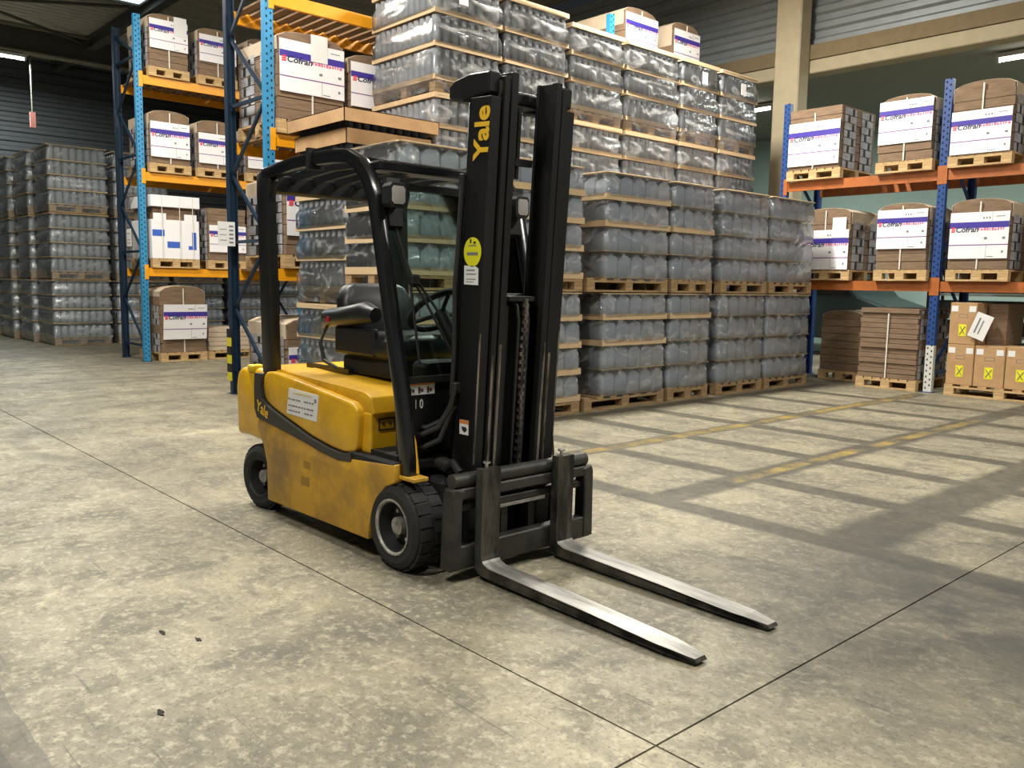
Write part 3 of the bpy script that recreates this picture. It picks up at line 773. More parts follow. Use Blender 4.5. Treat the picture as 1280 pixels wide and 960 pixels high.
def carton_stack(x, y, z, rot, w_, d_, h, label, group, panel=None, cap=True, nb=8, lean=0.0, pal=wood, seed=0, edge=None, flaps=True, cap_h=.16, paper=None, strap=True, shift=0.0, jit=.006, name='carton_stack'):
    """x,y: middle of the front edge; stack reaches d_ back (local +y); z is the deck the pallet stands on"""
    q = empty(name, (x, y, z), rot); rg = random.Random(seed)
    off = empty  # noqa
    p = pallet_parts(q, w_+.04, d_, pal); p.location = (0, d_/2, 0)
    z0, zt = .146, h
    body = zt-z0-(.05 if cap else 0)
    bh = body/nb; em = edge or card_edge
    for k in range(nb):
        a = z0+bh*k; jx, jy = rg.uniform(-jit, jit), rg.uniform(0, 2*jit)
        if cap and k == nb-1:
            prof = [(-w_/2+.01, a), (w_/2-.01, a), (w_/2-.01, a+bh*.5), (w_*.38, a+bh*.9), (w_*.2, a+bh*1.08), (0, a+bh*1.14), (-w_*.2, a+bh*1.08), (-w_*.38, a+bh*.9), (-w_/2+.01, a+bh*.5)]
            me = MB().prism(prof, .02, d_-.02, 'y').mesh('carton_bundle', em)
        else:
            me = MB().box(-w_/2+jx+shift*k, w_/2+jx+shift*k, jy, d_-jy, a+.004, a+bh-.002).mesh('carton_bundle', em)
        link('carton_bundle', me, q)
    if cap:
        a = z0+bh*(nb-1); ck = bh*1.14
        pts = [(-w_/2-.008, a+bh*.5-cap_h), (-w_/2-.008, a+bh*.52), (-w_*.38, a+bh*.94), (-w_*.2, a+bh*1.12), (0, a+bh*1.18), (w_*.2, a+bh*1.12), (w_*.38, a+bh*.94), (w_/2+.008, a+bh*.52), (w_/2+.008, a+bh*.5-cap_h)]
        inn = [(px*.985, pz-.008) for px, pz in reversed(pts[1:-1])]
        prof = pts+[(w_/2, pts[-1][1])]+inn+[(-w_/2, pts[0][1])]
        link('cover_sheet', MB().prism(prof, .03, d_-.01, 'y').mesh('cover_sheet', card_pale), q)
    if flaps:
        for s_ in (-1, 1):
            fm = MB(); nm = MB()
            xx = s_*(w_/2+.004)
            fz1 = zt-(cap_h+.07 if cap else .02)
            nrow = max(4, int((fz1-z0)/.10)); rh = (fz1-z0)/nrow
            for c_, (ya, yb) in enumerate(((.08, .42), (.58, .92))):
                for k in range(nrow):
                    a = z0+rh*k; mid = ya+(yb-ya)*(.5+.18*(1 if k % 2 else -1))
                    fm.box(xx, xx+s_*.006, d_*ya, d_*mid-.02, a+.006, a+rh-.006)
                    nm.box(xx, xx+s_*.003, d_*mid-.02, d_*mid+.05, a+.012, a+rh-.012)
                    fm.box(xx, xx+s_*.006, d_*mid+.05, d_*yb, a+.006, a+rh-.006)
            stuff(link('carton_flaps', fm.mesh('carton_flaps', flap_pale), q)); stuff(link('flap_slots', nm.mesh('flap_slots', card_dark), q))
    if strap:
        link('strap', MB().box(-.008, .008, -.012, -.0, z0, zt-.07).mesh('strap', strap_mat), q)
    if panel:
        cofran_panel(q, panel[2] if len(panel) > 2 else w_*.99, panel[0], panel[1], -.014-(abs(lean)*.3 if lean else 0), lean, paper)
    tag(q, label, 'carton stack', group)
    return q
RG = 'strapped carton stacks on the navy rack'
YF = 11.5
# upper shelf of the right-hand rack
carton_stack(-6.37, YF, 2.878, 0, .78, 1.0, .99, 'carton stack with Cofran print on the upper shelf beside the concrete column', RG, (.20, .80), False, 7, seed=1, edge=card_edge, flaps=True)
carton_stack(-5.09, YF, 2.878, 0, .70, 1.0, 1.02, 'carton stack with high-set Cofran print in the middle of the upper shelf', RG, (.37, .92), True, 7, seed=2)
carton_stack(-4.16, YF, 2.878, 0, .70, 1.0, 1.06, 'carton stack with low-set Cofran print on the upper shelf right of the navy post', RG, (.15, .67), True, 8, seed=3)
carton_stack(-3.05, YF, 2.878, 0, .70, 1.0, 1.0, 'carton stack on the upper shelf at the far end from the concrete column', RG, (.3, .85), True, 8, seed=4)
# middle shelf
carton_stack(-6.12, YF, 1.458, 0, .72, 1.0, 1.04, 'carton stack with a paper sheet on its print beside the wrapped canisters, lower shelf', RG, (.15, .70), True, 8, seed=5, paper=(.30, 1.05))
carton_stack(-5.045, YF, 1.458, 0, .66, 1.0, 1.05, 'round-topped carton stack on the lower shelf left of the navy post', RG, (.42, .93), True, 8, seed=6)
carton_stack(-4.09, YF, 1.458, 0, .69, 1.0, 1.05, 'round-topped carton stack on the lower shelf right of the navy post', RG, (.28, .85), True, 8, seed=7)
carton_stack(-3.10, YF, 1.458, 0, .69, 1.0, 1.0, 'carton stack on the lower shelf at the far end from the concrete column', RG, (.3, .85), True, 8, seed=8)
# on the floor
carton_stack(-6.05, 12.0, 0, 0, .62, 1.0, 1.06, 'dim carton stack with a brown cover on the floor beside the wrapped canisters', RG, None, True, 8, seed=9, cap_h=.26, strap=False)
carton_stack(-5.14, YF, 0, 0, .78, 1.0, 1.09, 'plain brown stack of folded cartons on the floor left of the navy post', RG, None, False, 14, seed=10, jit=.014)
# boxes with yellow stickers
pq = empty('wooden_pallet', (-3.72, YF+.5, 0)); pallet_parts(pq, 1.3, 1.0, wood); tag(pq, 'wooden pallet on the floor under the boxes with yellow stickers', 'pallet')
def sticker_box(xa, xb, z0, z1, label, d_=.5):
    q = empty('cardboard_box', ((xa+xb)/2, YF+.02, z0)); w_ = xb-xa; h = z1-z0
    link('carton', MB().box(-w_/2, w_/2, 0, d_, 0, h).mesh('carton', card, bevel=.006), q)
    st = link('yellow_sticker', MB().box(-w_*.14, w_*.14, -.003, 0, h*.2, h*.48).mesh('yellow_sticker', yellow_sticker), q)
    c = MB()
    for s_ in (-1, 1): c.tube([(-s_*w_*.1, -.004, h*.24), (s_*w_*.1, -.004, h*.44)], 0, rect=(.006, .012), up=(0, 1, 0))
    link('cross_mark', c.mesh('cross_mark', ink_grey), st)
    for xx in (-.33, .33): link('white_label', MB().box(w_*xx-.04, w_*xx+.04, -.003, 0, h*.78, h*.92).mesh('white_label', white_paper), q)
    link('printed_frame', MB().box(-w_*.17, w_*.17, -.002, 0, h*.64, h*.65).box(-w_*.17, w_*.17, -.002, 0, h*.72, h*.73).box(-w_*.17, -w_*.155, -.002, 0, h*.64, h*.73).box(w_*.155, w_*.17, -.002, 0, h*.64, h*.73).mesh('printed_frame', ink_grey), q)
    link('tape', MB().box(-.025, .025, 0.0, d_, h, h+.0015).mesh('tape', card_pale), q)
    tag(q, label, 'box', 'boxes with yellow stickers'); return q
sticker_box(-4.365, -4.045, .145, .66, 'brown box with yellow sticker, end of the row beside the navy post')
sticker_box(-4.035, -3.685, .145, .66, 'brown box with yellow sticker, second in the row, below the hanging sheet')
sticker_box(-3.675, -3.33, .145, .66, 'brown box with yellow sticker, third in the row from the navy post')
sticker_box(-4.365, -4.045, .662, 1.19, 'brown box with yellow sticker on top of the row beside the navy post')
ps = empty('paper_sheet', (-3.98, YF-.02, .90)); me = MB().box(-.1, .1, -.003, 0, -.16, .16).mesh('sheet', white_paper); s_ = link('sheet', me, ps); s_.rotation_euler = (0, .35, 0)
l_ = link('print', MB().box(-.05, -.03, -.0045, -.003, -.1, .1).box(.0, .015, -.0045, -.003, -.1, .08).mesh('print', ink_grey), ps); l_.rotation_euler = (0, .35, 0)
tag(ps, 'tilted white paper sheet hanging at the corner of the top sticker box', 'paper')
bigbox = MB().box(-4.03, -3.80, YF+.35, YF+.95, .66, 1.18).build('cardboard_box', card_edge, bevel=.006)
tag(bigbox, 'dark unlabelled box on the row behind the hanging paper sheet', 'box')

# left rack stacks; front faces world +x
LG = 'carton stacks on the tall rack'
XF = -13.97; R90 = math.pi/2
carton_stack(XF, 5.31, 4.456, R90, .60, .95, .99, 'carton stack with a loose paper sheet, top shelf of the tall rack by the post', LG, (.42, .86), True, 8, seed=21, paper=(.3, .86))
carton_stack(XF, 6.10, 4.456, R90, .62, .95, .93, 'carton stack, second on the top shelf of the tall rack', LG, (.36, .78), True, 8, seed=22)
carton_stack(XF, 5.29, 2.986, R90, .62, .95, 1.0, 'carton stack on the middle shelf of the tall rack by the post', LG, (.24, .78), True, 8, seed=23)
carton_stack(XF, 6.06, 2.986, R90, .64, .95, .95, 'carton stack, second on the middle shelf of the tall rack', LG, (.22, .70), True, 8, seed=24)
carton_stack(XF, 6.2, 1.496, R90, .64, .95, 1.0, 'carton stack on the lowest shelf of the tall rack beside the white printed boxes', LG, (.28, .72), False, 8, seed=25)
carton_stack(XF+.15, 5.37, 0, R90, .72, .95, 1.24, 'leaning carton stack with slipped Cofran panel on the floor under the tall rack', LG, (.36, .92, .70), True, 7, lean=.10, seed=26, shift=-.003)
carton_stack(XF+.1, 6.2, 0, R90, .8, .95, .52, 'low pile of flat cartons on the floor under the tall rack', LG, None, False, 5, seed=27, edge=card_pale, flaps=False, strap=False)
carton_stack(XF, 6.95, 4.456, R90, .62, .95, .93, 'carton stack, third on the top shelf of the tall rack', LG, (.36, .78), True, 8, seed=28)
carton_stack(XF, 6.9, 2.986, R90, .64, .95, .95, 'carton stack, third on the middle shelf of the tall rack', LG, (.22, .70), True, 8, seed=29)
# white printed boxes, lowest shelf
wq = empty('white_box_stack', (XF, 5.34, 1.496), R90); p = pallet_parts(wq, .76, .95, wood); p.location = (0, .475, 0)
link('white_carton', MB().box(-.38, .38, 0, .9, .146, .76).mesh('white_carton', print_white, bevel=.004), wq)
link('inner_carton', MB().box(-.34, .34, .06, .9, .76, .96).mesh('inner_carton', card_edge), wq)
for sx in (-.25, .24): link('flap', MB().box(sx-.1, sx+.1, -.003, .004, .70, .86).mesh('flap', print_white), wq)
link('white_lid', MB().box(-.39, .39, -.02, .9, .96, 1.14).mesh('white_lid', print_white, bevel=.004), wq)
mb = MB().box(-.37, -.18, -.003, 0, .50, .60).box(-.14, .06, -.003, 0, .32, .42).box(.20, .33, -.003, 0, .30, .36).box(.26, .33, -.003, 0, .36, .58)
link('blue_print', mb.mesh('blue_print', print_blue), wq)
for sx in (-.22, .06, .27): link('strap', MB().box(sx-.005, sx+.005, -.024, -.02, .15, 1.14).mesh('strap', strap_mat), wq)
tag(wq, 'white printed boxes with blue blocks strapped on a pallet, tall rack lowest shelf', 'box stack')
# rack behind the forklift
NG = 'carton stacks on the rack behind the forklift'
XN = -8.53
carton_stack(XN, 4.77, 2.876, R90, .78, .95, 1.10, 'large Cofran carton stack with paper sheet above the forklift cab', NG, (.43, .96), True, 8, seed=31, paper=(.1, .93), cap_h=.14)
carton_stack(XN, 5.62, 2.876, R90, .76, .95, 1.02, 'carton stack beside the large one, half behind the wrapped bottle tower', NG, (.40, .88), True, 8, seed=32)
carton_stack(XN, 4.85, 1.456, R90, .82, .95, 1.05, 'carton stack on the lowest shelf of the rack behind the cab', NG, (.35, .9), True, 8, seed=33)
carton_stack(XN, 4.85, 0, R90, .82, .95, .95, 'carton stack on the floor under the rack behind the cab', NG, (.2, .6), True, 7, seed=34)
carton_stack(XN, 10.22, 4.306, R90, .74, 1.0, 1.12, 'carton stack on top of the rack above the third bottle tower', NG, (.48, .98), True, 8, seed=35, cap_h=.2, flaps=False)
carton_stack(XN, 11.32, 4.306, R90, .66, 1.0, 1.14, 'carton stack on top of the rack above the fifth bottle tower', NG, (.48, .98), True, 8, seed=36, cap_h=.3, flaps=False)

# annex: dim stuff behind the right rack
aq = empty('parked_van', (-9.6, 17.2, 0))
ORG = (-9.6, 17.2, 0)
MB().prism([(-10.9, .35), (-8.2, .35), (-7.4, .45), (-7.3, 1.0), (-7.9, 1.2), (-8.5, 1.95), (-12.2, 2.0), (-12.3, .4)], 16.3, 18.1, 'y').build('body', mat('van_dark', rgb(52, 66, 66), .35, .2), aq, bevel=.05, seg=2)
MB().prism([(-8.05, 1.22), (-8.55, 1.88), (-12.0, 1.9), (-12.0, 1.22)], 16.285, 16.3, 'y').build('window', mat('van_window', rgb(20, 26, 28), .1), aq)
for xx in (-8.2, -11.4):
    MB().lathe([(0, -.1), (.34, -.1), (.36, 0), (.36, .1), (.34, .2), (0, .2)], (xx, 16.3, .36), 'y', 20).build('wheel', rubber, aq)
ORG = (0, 0, 0)
tag(aq, 'dark vehicle parked in the annex behind the rack of cartons', 'vehicle')
for k, (xx, lbl) in enumerate(((-5.0, 'behind the boxes with yellow stickers'), (-3.2, 'behind the far rack end'))):
    sq = empty('steel_shelf', (xx, 14.6, 0)); ORG = (xx, 14.6, 0)
    for zz in (.3, .62, .94, 1.26):
        MB().box(xx-.8, xx+.8, 14.3, 14.9, zz, zz+.04).build('shelf_board', mat('shelf_pale', rgb(176, 190, 190), .5), sq)
        MB().box(xx-.7, xx+.7, 14.35, 14.85, zz+.045, zz+.25).build('dark_bundle', mat('bundle_dark', rgb(48, 52, 54), .5, var=.4), sq, bevel=.03)
    for sx in (-.8, .76):
        for yy in (14.3, 14.86): MB().box(xx+sx, xx+sx+.04, yy, yy+.04, 0, 1.5).build('leg', steel_dark, sq)
    ORG = (0, 0, 0)
    tag(sq, 'metal shelf with dark bundles standing in the annex '+lbl, 'shelf')

# ------------------------------------------------------------------ forklift
FO = (-3.85, 2.705, 0.0); ORG = FO
FK = empty('forklift', FO)
tag(FK, 'yellow and black electric forklift with lowered forks on the concrete floor', 'forklift')
YA, YB, YC = 2.165, 3.165, 2.665
def mir(y): return 2*YC-y
# chassis
side = [(-4.425, .087), (-3.387, .10), (-3.376, .175), (-3.354, .241), (-3.305, .324), (-3.24, .385), (-3.16, .42), (-3.16, .50), (-3.54, .47), (-3.66, .455), (-3.815, .47), (-4.075, .504), (-4.36, .535), (-4.52, .56), (-4.545, .487), (-4.47, .397), (-4.43, .303)]
for a, b_ in ((YA, YA+.05), (YB-.05, YB)):
    MB().prism(side, a, b_, 'y').build('side_panel', yellow_low, FK, bevel=.012, seg=2, smooth=True)
for a, b_ in ((YA-.0006, YA+.0), (YB, YB+.0006)):
    MB().box(-4.0, -3.93, a, b_, .345, .385).box(-4.03, -3.94, a, b_, .25, .30).build('vent_patch', mat('patch_dull', rgb(150, 116, 40), .6), FK)
MB().box(-4.3, -3.3, YA+.05, YB-.05, .12, .50).build('chassis', black_matte, FK)
MB().box(-4.78, -4.3, 2.42, 2.99, .14, .5).build('rear_axle', black_matte, FK)
# stripe
up_ = [(-4.47, .80), (-4.478, .725), (-4.462, .662), (-4.42, .635), (-4.356, .612), (-4.184, .572), (-3.941, .517), (-3.74, .488), (-3.62, .482), (-3.53, .500)]
lo_ = [(-3.53, .455), (-3.64, .445), (-3.815, .462), (-4.075, .498), (-4.36, .53), (-4.53, .548), (-4.56, .60), (-4.56, .72), (-4.55, .80)]
for a, b_ in ((YA-.004, YA+.05), (YB-.05, YB+.004)):
    MB().prism(up_+lo_, a, b_, 'y').build('side_stripe', stripe_grey, FK)
ORGt = FO
put_text('lettering', 'Yale', .088, letter_yellow, (-4.535, YA-.005, .592), (.96, 0, -.26), (.26, 0, .96), FK, FO, bold=.001, stretch=.95)
# battery hood
hood = [(-4.478, .725), (-4.475, .785), (-4.44, .815), (-4.36, .822), (-4.16, .806), (-3.972, .786), (-3.722, .760), (-3.55, .742), (-3.50, .715), (-3.488, .68), (-3.51, .52), (-3.53, .495), (-3.62, .485), (-3.74, .491), (-3.941, .52), (-4.184, .575), (-4.356, .615), (-4.42, .638), (-4.462, .665)]
MB().prism(hood, YA+.012, YB-.012, 'y').build('battery_hood', yellow, FK, bevel=.022, seg=3, smooth=True)
lid = [(-4.47, .815), (-4.36, .83), (-4.16, .822), (-3.9, .812), (-3.7, .805), (-3.50, .795), (-3.44, .775), (-3.41, .70), (-3.43, .69), (-3.52, .70), (-3.55, .735), (-3.72, .755), (-3.972, .78), (-4.16, .80), (-4.36, .815)]
MB().prism(lid, YA+.055, YB-.055, 'y').build('hood_lid', yellow, FK, bevel=.012, seg=2, smooth=True)
MB().box(-4.46, -4.0, 2.44, 2.47, .825, .85).build('rear_rail', black_gloss, FK)
MB().box(-3.52, -3.435, YA+.05, YB-.05, .50, .70).build('hood_front', yellow, FK, bevel=.01, seg=2)
lt = MB().box(-3.435, -3.432, 2.262, 2.345, .618, .668).build('latch_recess', mat('yellow_dark', rgb(168, 128, 22), .5), FK)
MB().box(-3.434, -3.430, 2.258, 2.349, .665, .670).box(-3.434, -3.430, 2.258, 2.349, .613, .618).box(-3.434, -3.430, 2.258, 2.262, .613, .67).box(-3.434, -3.430, 2.345, 2.349, .613, .67).build('latch_outline', black_matte, FK)
for yy in (2.285, 2.322):
    MB().lathe([(0, 0), (.006, 0), (.006, .004), (0, .004)], (-3.432, yy, .643), 'x', 10).build('latch_bolt', ink, FK)
# counterweight
cwp = [(-4.87, .40), (-4.88, .70), (-4.85, .79), (-4.79, .815), (-4.56, .82), (-4.48, .80), (-4.5, .60), (-4.46, .42), (-4.46, .36), (-4.55, .40), (-4.75, .41)]
MB().prism(cwp, YA+.03, YB-.03, 'y').build('counterweight', yellow, FK, bevel=.035, seg=3, smooth=True)
MB().box(-4.70, -4.62, YA+.02, YA+.10, .795, .835).build('corner_cover', yellow_fresh, FK, bevel=.012, seg=2)
# step and floor
MB().box(-3.56, -3.17, YA+.005, YB-.005, .455, .505).build('step', black_matte, FK, bevel=.008)
MB().box(-3.42, -3.20, YA+.04, YB-.04, .505, .53).build('floor_plate', black_matte, FK)
# wheels
def wheel(cx, yo, rad, wd, sgn, steer=0.0, front=True):
    W_ = empty('wheel', (cx-FO[0], yo+sgn*wd/2-FO[1], rad)); W_.parent = FK; W_.rotation_euler = (0, 0, steer)
    # local: axis y, outer face at -sgn*wd/2
    o = -sgn*wd/2; i_ = sgn*wd/2; s_ = sgn
    pr = [(rad*.60, o+s_*.03), (rad*.62, o+s_*.006), (rad*.80, o), (rad*.93, o+s_*.012), (rad, o+s_*.04), (rad, i_-s_*.04), (rad*.93, i_-s_*.01), (rad*.6, i_), (rad*.55, i_-s_*.03), (rad*.55, o+s_*.03)]
    n = 40; rings = []
    mb = MB()
    for k in range(n):
        a = 2*math.pi*k/n
        rings.append([(math.cos(a)*q, t, math.sin(a)*q) for q, t in pr])
    m_ = len(pr); vs_ = [p_ for R_ in rings for p_ in R_]
    fs_ = [(k*m_+j, k*m_+(j+1) % m_, ((k+1) % n)*m_+(j+1) % m_, ((k+1) % n)*m_+j) for k in range(n) for j in range(m_)]
    mb.add(vs_, fs_)
    ty = link('tyre', mb.mesh('tyre', rubber, smooth=True, angle=30), W_)
    # tread blocks
    tb = MB()
    nt_ = 22
    for k in range(nt_):
        a = 2*math.pi*k/nt_; da = 2*math.pi/nt_*.40
        for (ya, yb_, ph) in ((o+s_*.022, o+s_*wd*.47, 0), (o+s_*wd*.53, i_-s_*.022, .5)):
            aa = a+ph*2*math.pi/nt_
            r1 = rad-.006; r2_ = rad+.004
            P_ = []
            for rr in (r1, r2_):
                for yy in (ya, yb_):
                    for t in (-da, da): P_.append((math.cos(aa+t)*rr, yy, math.sin(aa+t)*rr))
            tb.add(P_, [(0, 1, 3, 2), (4, 6, 7, 5), (0, 4, 5, 1), (2, 3, 7, 6), (0, 2, 6, 4), (1, 5, 7, 3)])
    tr_ = link('tread', tb.mesh('tread', rubber), ty); stuff(tr_)
    ri = MB().lathe([(rad*.62, o+s_*.004), (rad*.54, o+s_*.012), (rad*.50, o+s_*.05), (rad*.47, o+s_*.075), (0, o+s_*.075), (0, o+s_*.09), (rad*.6, o+s_*.09)], (0, 0, 0), 'y', 32)
    rim = link('rim', ri.mesh('rim', rim_dark, smooth=True, angle=30), W_)
    rg_ = MB().lathe([(rad*.55, o+s_*.014), (rad*.60, o+s_*.001), (rad*.635, o+s_*.001), (rad*.635, o+s_*.02), (rad*.55, o+s_*.03), (rad*.55, o+s_*.014)], (0, 0, 0), 'y', 32)
    link('rim_ring', rg_.mesh('rim_ring', rim_grey if front else rim_dark, smooth=True, angle=30), W_)
    hub = MB().lathe([(0, o+s_*.02), (rad*.12, o+s_*.02), (rad*.2, o+s_*.03), (rad*.2, o+s_*.08), (0, o+s_*.08)], (0, 0, 0), 'y', 20)
    link('hub', hub.mesh('hub', rim_grey, smooth=True), W_)
    bl = MB()
    for k in range(6):
        a = 2*math.pi*k/6
        bl.lathe([(0, o+s_*.058), (.010, o+s_*.058), (.010, o+s_*.078), (0, o+s_*.078)], (math.cos(a)*rad*.34, 0, math.sin(a)*rad*.34), 'y', 8)
    link('wheel_nuts', bl.mesh('wheel_nuts', rim_grey), W_)
    return W_
wheel(-3.19, 2.165, .206, .185, 1); wheel(-3.19, mir(2.165), .206, .185, -1)
wheel(-4.585, 2.185, .188, .14, 1, .12, False); wheel(-4.585, mir(2.185), .188, .14, -1, .12, False)
# front fenders
for s_ in (0, 1):
    f = (lambda y: y) if not s_ else mir
    MB().prism([(-3.20, .715), (-3.185, .715), (-3.13, .60), (-3.105, .46), (-3.19, .46)], f(2.245), f(2.262), 'y').build('fender_bracket', yellow, FK)
    MB().box(-3.295, -3.05 if not s_ else -3.16, f(2.19 if not s_ else 2.24), f(2.275), .432, .452).build('fender_plate', yellow_low, FK, bevel=.004)
    MB().box(-3.155, -3.135, f(2.243), f(2.246), .50, .56).build('fender_slot', hole_mat, FK)
# drive axle, cowl
MB().box(-3.30, -3.06, 2.36, 3.05, .10, .42).build('drive_axle', black_matte, FK, bevel=.02)
MB().box(-3.26, -3.20, 2.235, mir(2.235), .45, .875).build('front_cowl', black_paint, FK, bevel=.01, seg=2)
MB().box(-3.40, -3.26, 2.42, mir(2.32), .53, .95).build('dash', black_matte, FK, bevel=.03, seg=2)
XC = -3.199
wl = MB().box(XC-.0, XC+.002, 2.252, 2.415, .806, .868).build('warning_label', white_paper, FK)
MB().box(XC+.0, XC+.003, 2.252, 2.415, .850, .868).build('orange_header', orange_sticker, wl, org=(0, 0, 0)); wl.children[0].matrix_parent_inverse = Matrix.Identity(4)
for c in wl.children: c.data.transform(Matrix.Translation(-Vector(FO)))
mb = MB()
for k in range(3):
    y0 = 2.270+k*.050
    mb.box(XC, XC+.003, y0, y0+.012, .812, .842).box(XC, XC+.003, y0+.016, y0+.028, .818, .834).box(XC, XC+.003, y0+.004, y0+.024, .826, .830)
mb.build('pictograms', mat('picto', rgb(90, 60, 54), .6), wl)
put_text('lettering', '1', .062, white_paper, (XC+.002, 2.296, .742), (0, 1, 0), (0, 0, 1), FK, FO, stretch=.7)
put_text('lettering', '0', .062, white_paper, (XC+.002, 2.328, .742), (0, 1, 0), (0, 0, 1), FK, FO, stretch=.7)
MB().lathe([(0, 0), (.012, 0), (.012, .008), (0, .010)], (XC, 2.262, .762), 'x', 14).build('bolt_head', rim_grey, FK)
# hood paper label
hl = MB().prism([(-4.168, .752), (-3.853, .742), (-3.876, .604), (-4.195, .612)], YA+.008, YA+.0125, 'y').build('notice_sheet', white_paper, FK)
mb = MB(); rg = random.Random(3)
for row, zz in enumerate((.690, .655, .628)):
    x = -4.175+row*.002
    while x < -3.91:
        l = rg.uniform(.008, .026)
        if not (-4.06 < x < -4.03): mb.box(x, x+l, YA+.0065, YA+.008, zz, zz+.008)
        x += l+rg.uniform(.004, .012)
mb.box(-3.895, -3.875, YA+.0065, YA+.008, .70, .72)
mb.build('notice_print', ink_grey, hl)
MB().box(-4.12, -3.92, YA+.0065, YA+.008, .725, .735).build('notice_heading', mat('faded_print', rgb(206, 196, 150), .7), hl)
# overhead guard
rail = [(-3.135, .43), (-3.185, .80), (-3.40, 1.70), (-3.455, 1.80), (-3.53, 1.875), (-3.62, 1.915), (-3.75, 1.928), (-3.95, 1.932), (-4.15, 1.928), (-4.50, 1.900)]
for s_ in (0, 1):
    f = (lambda y: y) if not s_ else mir
    MB().tube([(x, f(2.225), z) for x, z in rail], 0, rect=(.062, .07), up=(0, 0, 1)).build('guard_rail', black_gloss, FK, bevel=.014, seg=2, smooth=True)
    MB().prism([(-4.525, .80), (-4.40, .80), (-4.435, 1.78), (-4.40, 1.86), (-4.45, 1.93), (-4.56, 1.91), (-4.565, 1.8)], f(2.195), f(2.255), 'y').build('rear_pillar', black_paint, FK, bevel=.012, seg=2, smooth=True)
MB().box(-4.53, -4.44, 2.25, mir(2.25), 1.80, 1.90).build('rear_crossbar', black_paint, FK, bevel=.01)
MB().box(-3.52, -3.40, 2.25, mir(2.25), 1.835, 1.885).build('front_crossbar', black_gloss, FK, bevel=.012, seg=2)
MB().box(-3.44, -3.39, 2.25, mir(2.25), 1.755, 1.79).build('windscreen_header', black_paint, FK, bevel=.008)
for k in range(6):
    yy = 2.36+k*.138
    MB().tube([(-3.46, yy, 1.87), (-3.65, yy, 1.905), (-4.0, yy, 1.915), (-4.47, yy, 1.885)], 0, rect=(.03, .045)).build('roof_bar', black_paint, FK)
MB().box(-4.05, -3.75, 2.205, 2.235, 1.962, 1.975).build('roof_clip', black_paint, FK)
MB().box(-3.97, -3.94, 2.18, 2.27, 1.88, 1.985).build('roof_clamp', black_matte, FK)
# gusset
for s_ in (0, 1):
    f = (lambda y: y) if not s_ else mir
    MB().prism([(-3.42, 1.80), (-3.36, 1.80), (-3.33, 1.58), (-3.36, 1.56)], f(2.255), f(2.33), 'y').build('pillar_gusset', black_paint, FK)
# windscreen
def scr(z): return -3.185-(z-.8)*.2389
gl_ = MB()
for (ya, yb_) in ((2.262, mir(2.262)),):
    vs_ = [(scr(.88)-.0, ya, .88), (scr(.88), yb_, .88), (scr(1.755), yb_, 1.755), (scr(1.755), ya, 1.755)]
    vs2 = [(x-.005, y, z) for x, y, z in vs_]
    gl_.add(vs_+vs2, [(0, 1, 2, 3), (7, 6, 5, 4), (0, 4, 5, 1), (1, 5, 6, 2), (2, 6, 7, 3), (3, 7, 4, 0)])
gl_.build('windscreen', glass, FK)
MB().tube([(scr(.87)+.0, 2.25, .875), (scr(.87), mir(2.25), .875)], 0, rect=(.03, .03)).build('screen_seal', black_matte, FK)
def wiper(pts, name='wiper_arm'):
    return MB().tube([(scr(z)+.02, y, z) for y, z in pts], .007, 6).build(name, black_matte, FK)
wiper([(2.57, .90), (2.42, 1.22), (2.355, 1.34)]); wiper([(2.60, .92), (2.47, 1.20), (2.38, 1.33), (2.355, 1.34)])
wiper([(2.355, 1.34), (2.31, 1.50), (2.285, 1.62)], 'wiper_blade'); wiper([(2.33, .95), (2.34, 1.34), (2.30, 1.6)], 'wiper_blade')
MB().box(scr(1.33)+.01, scr(1.33)+.05, 2.33, 2.38, 1.31, 1.36).build('wiper_motor', black_matte, FK, bevel=.008)
# headlights
for yy in (2.262, 3.03):
    h_ = MB().loft([[(x_, yy+math.copysign(min(abs(math.cos(t)*1.25), 1), math.cos(t))*.048*k_, 1.715+math.copysign(min(abs(math.sin(t)*1.25), 1), math.sin(t))*.056*k_) for t in [2*math.pi*(i+.5)/16 for i in range(16)]] for x_, k_ in ((-3.36, .6), (-3.34, .95), (-3.29, 1.0), (-3.275, .96))]).build('headlight', black_matte, FK, smooth=True, angle=35)
    MB().loft([[(x_, yy+math.copysign(min(abs(math.cos(t)*1.25), 1), math.cos(t))*.048*k_, 1.715+math.copysign(min(abs(math.sin(t)*1.25), 1), math.sin(t))*.056*k_) for t in [2*math.pi*(i+.5)/16 for i in range(16)]] for x_, k_ in ((-3.277, .74), (-3.270, .72), (-3.267, .4))]).build('lens', lens_mat, h_, smooth=True)
    MB().tube([(-3.40, yy, 1.76), (-3.35, yy, 1.72)], .012, 6).build('bracket', black_matte, h_)
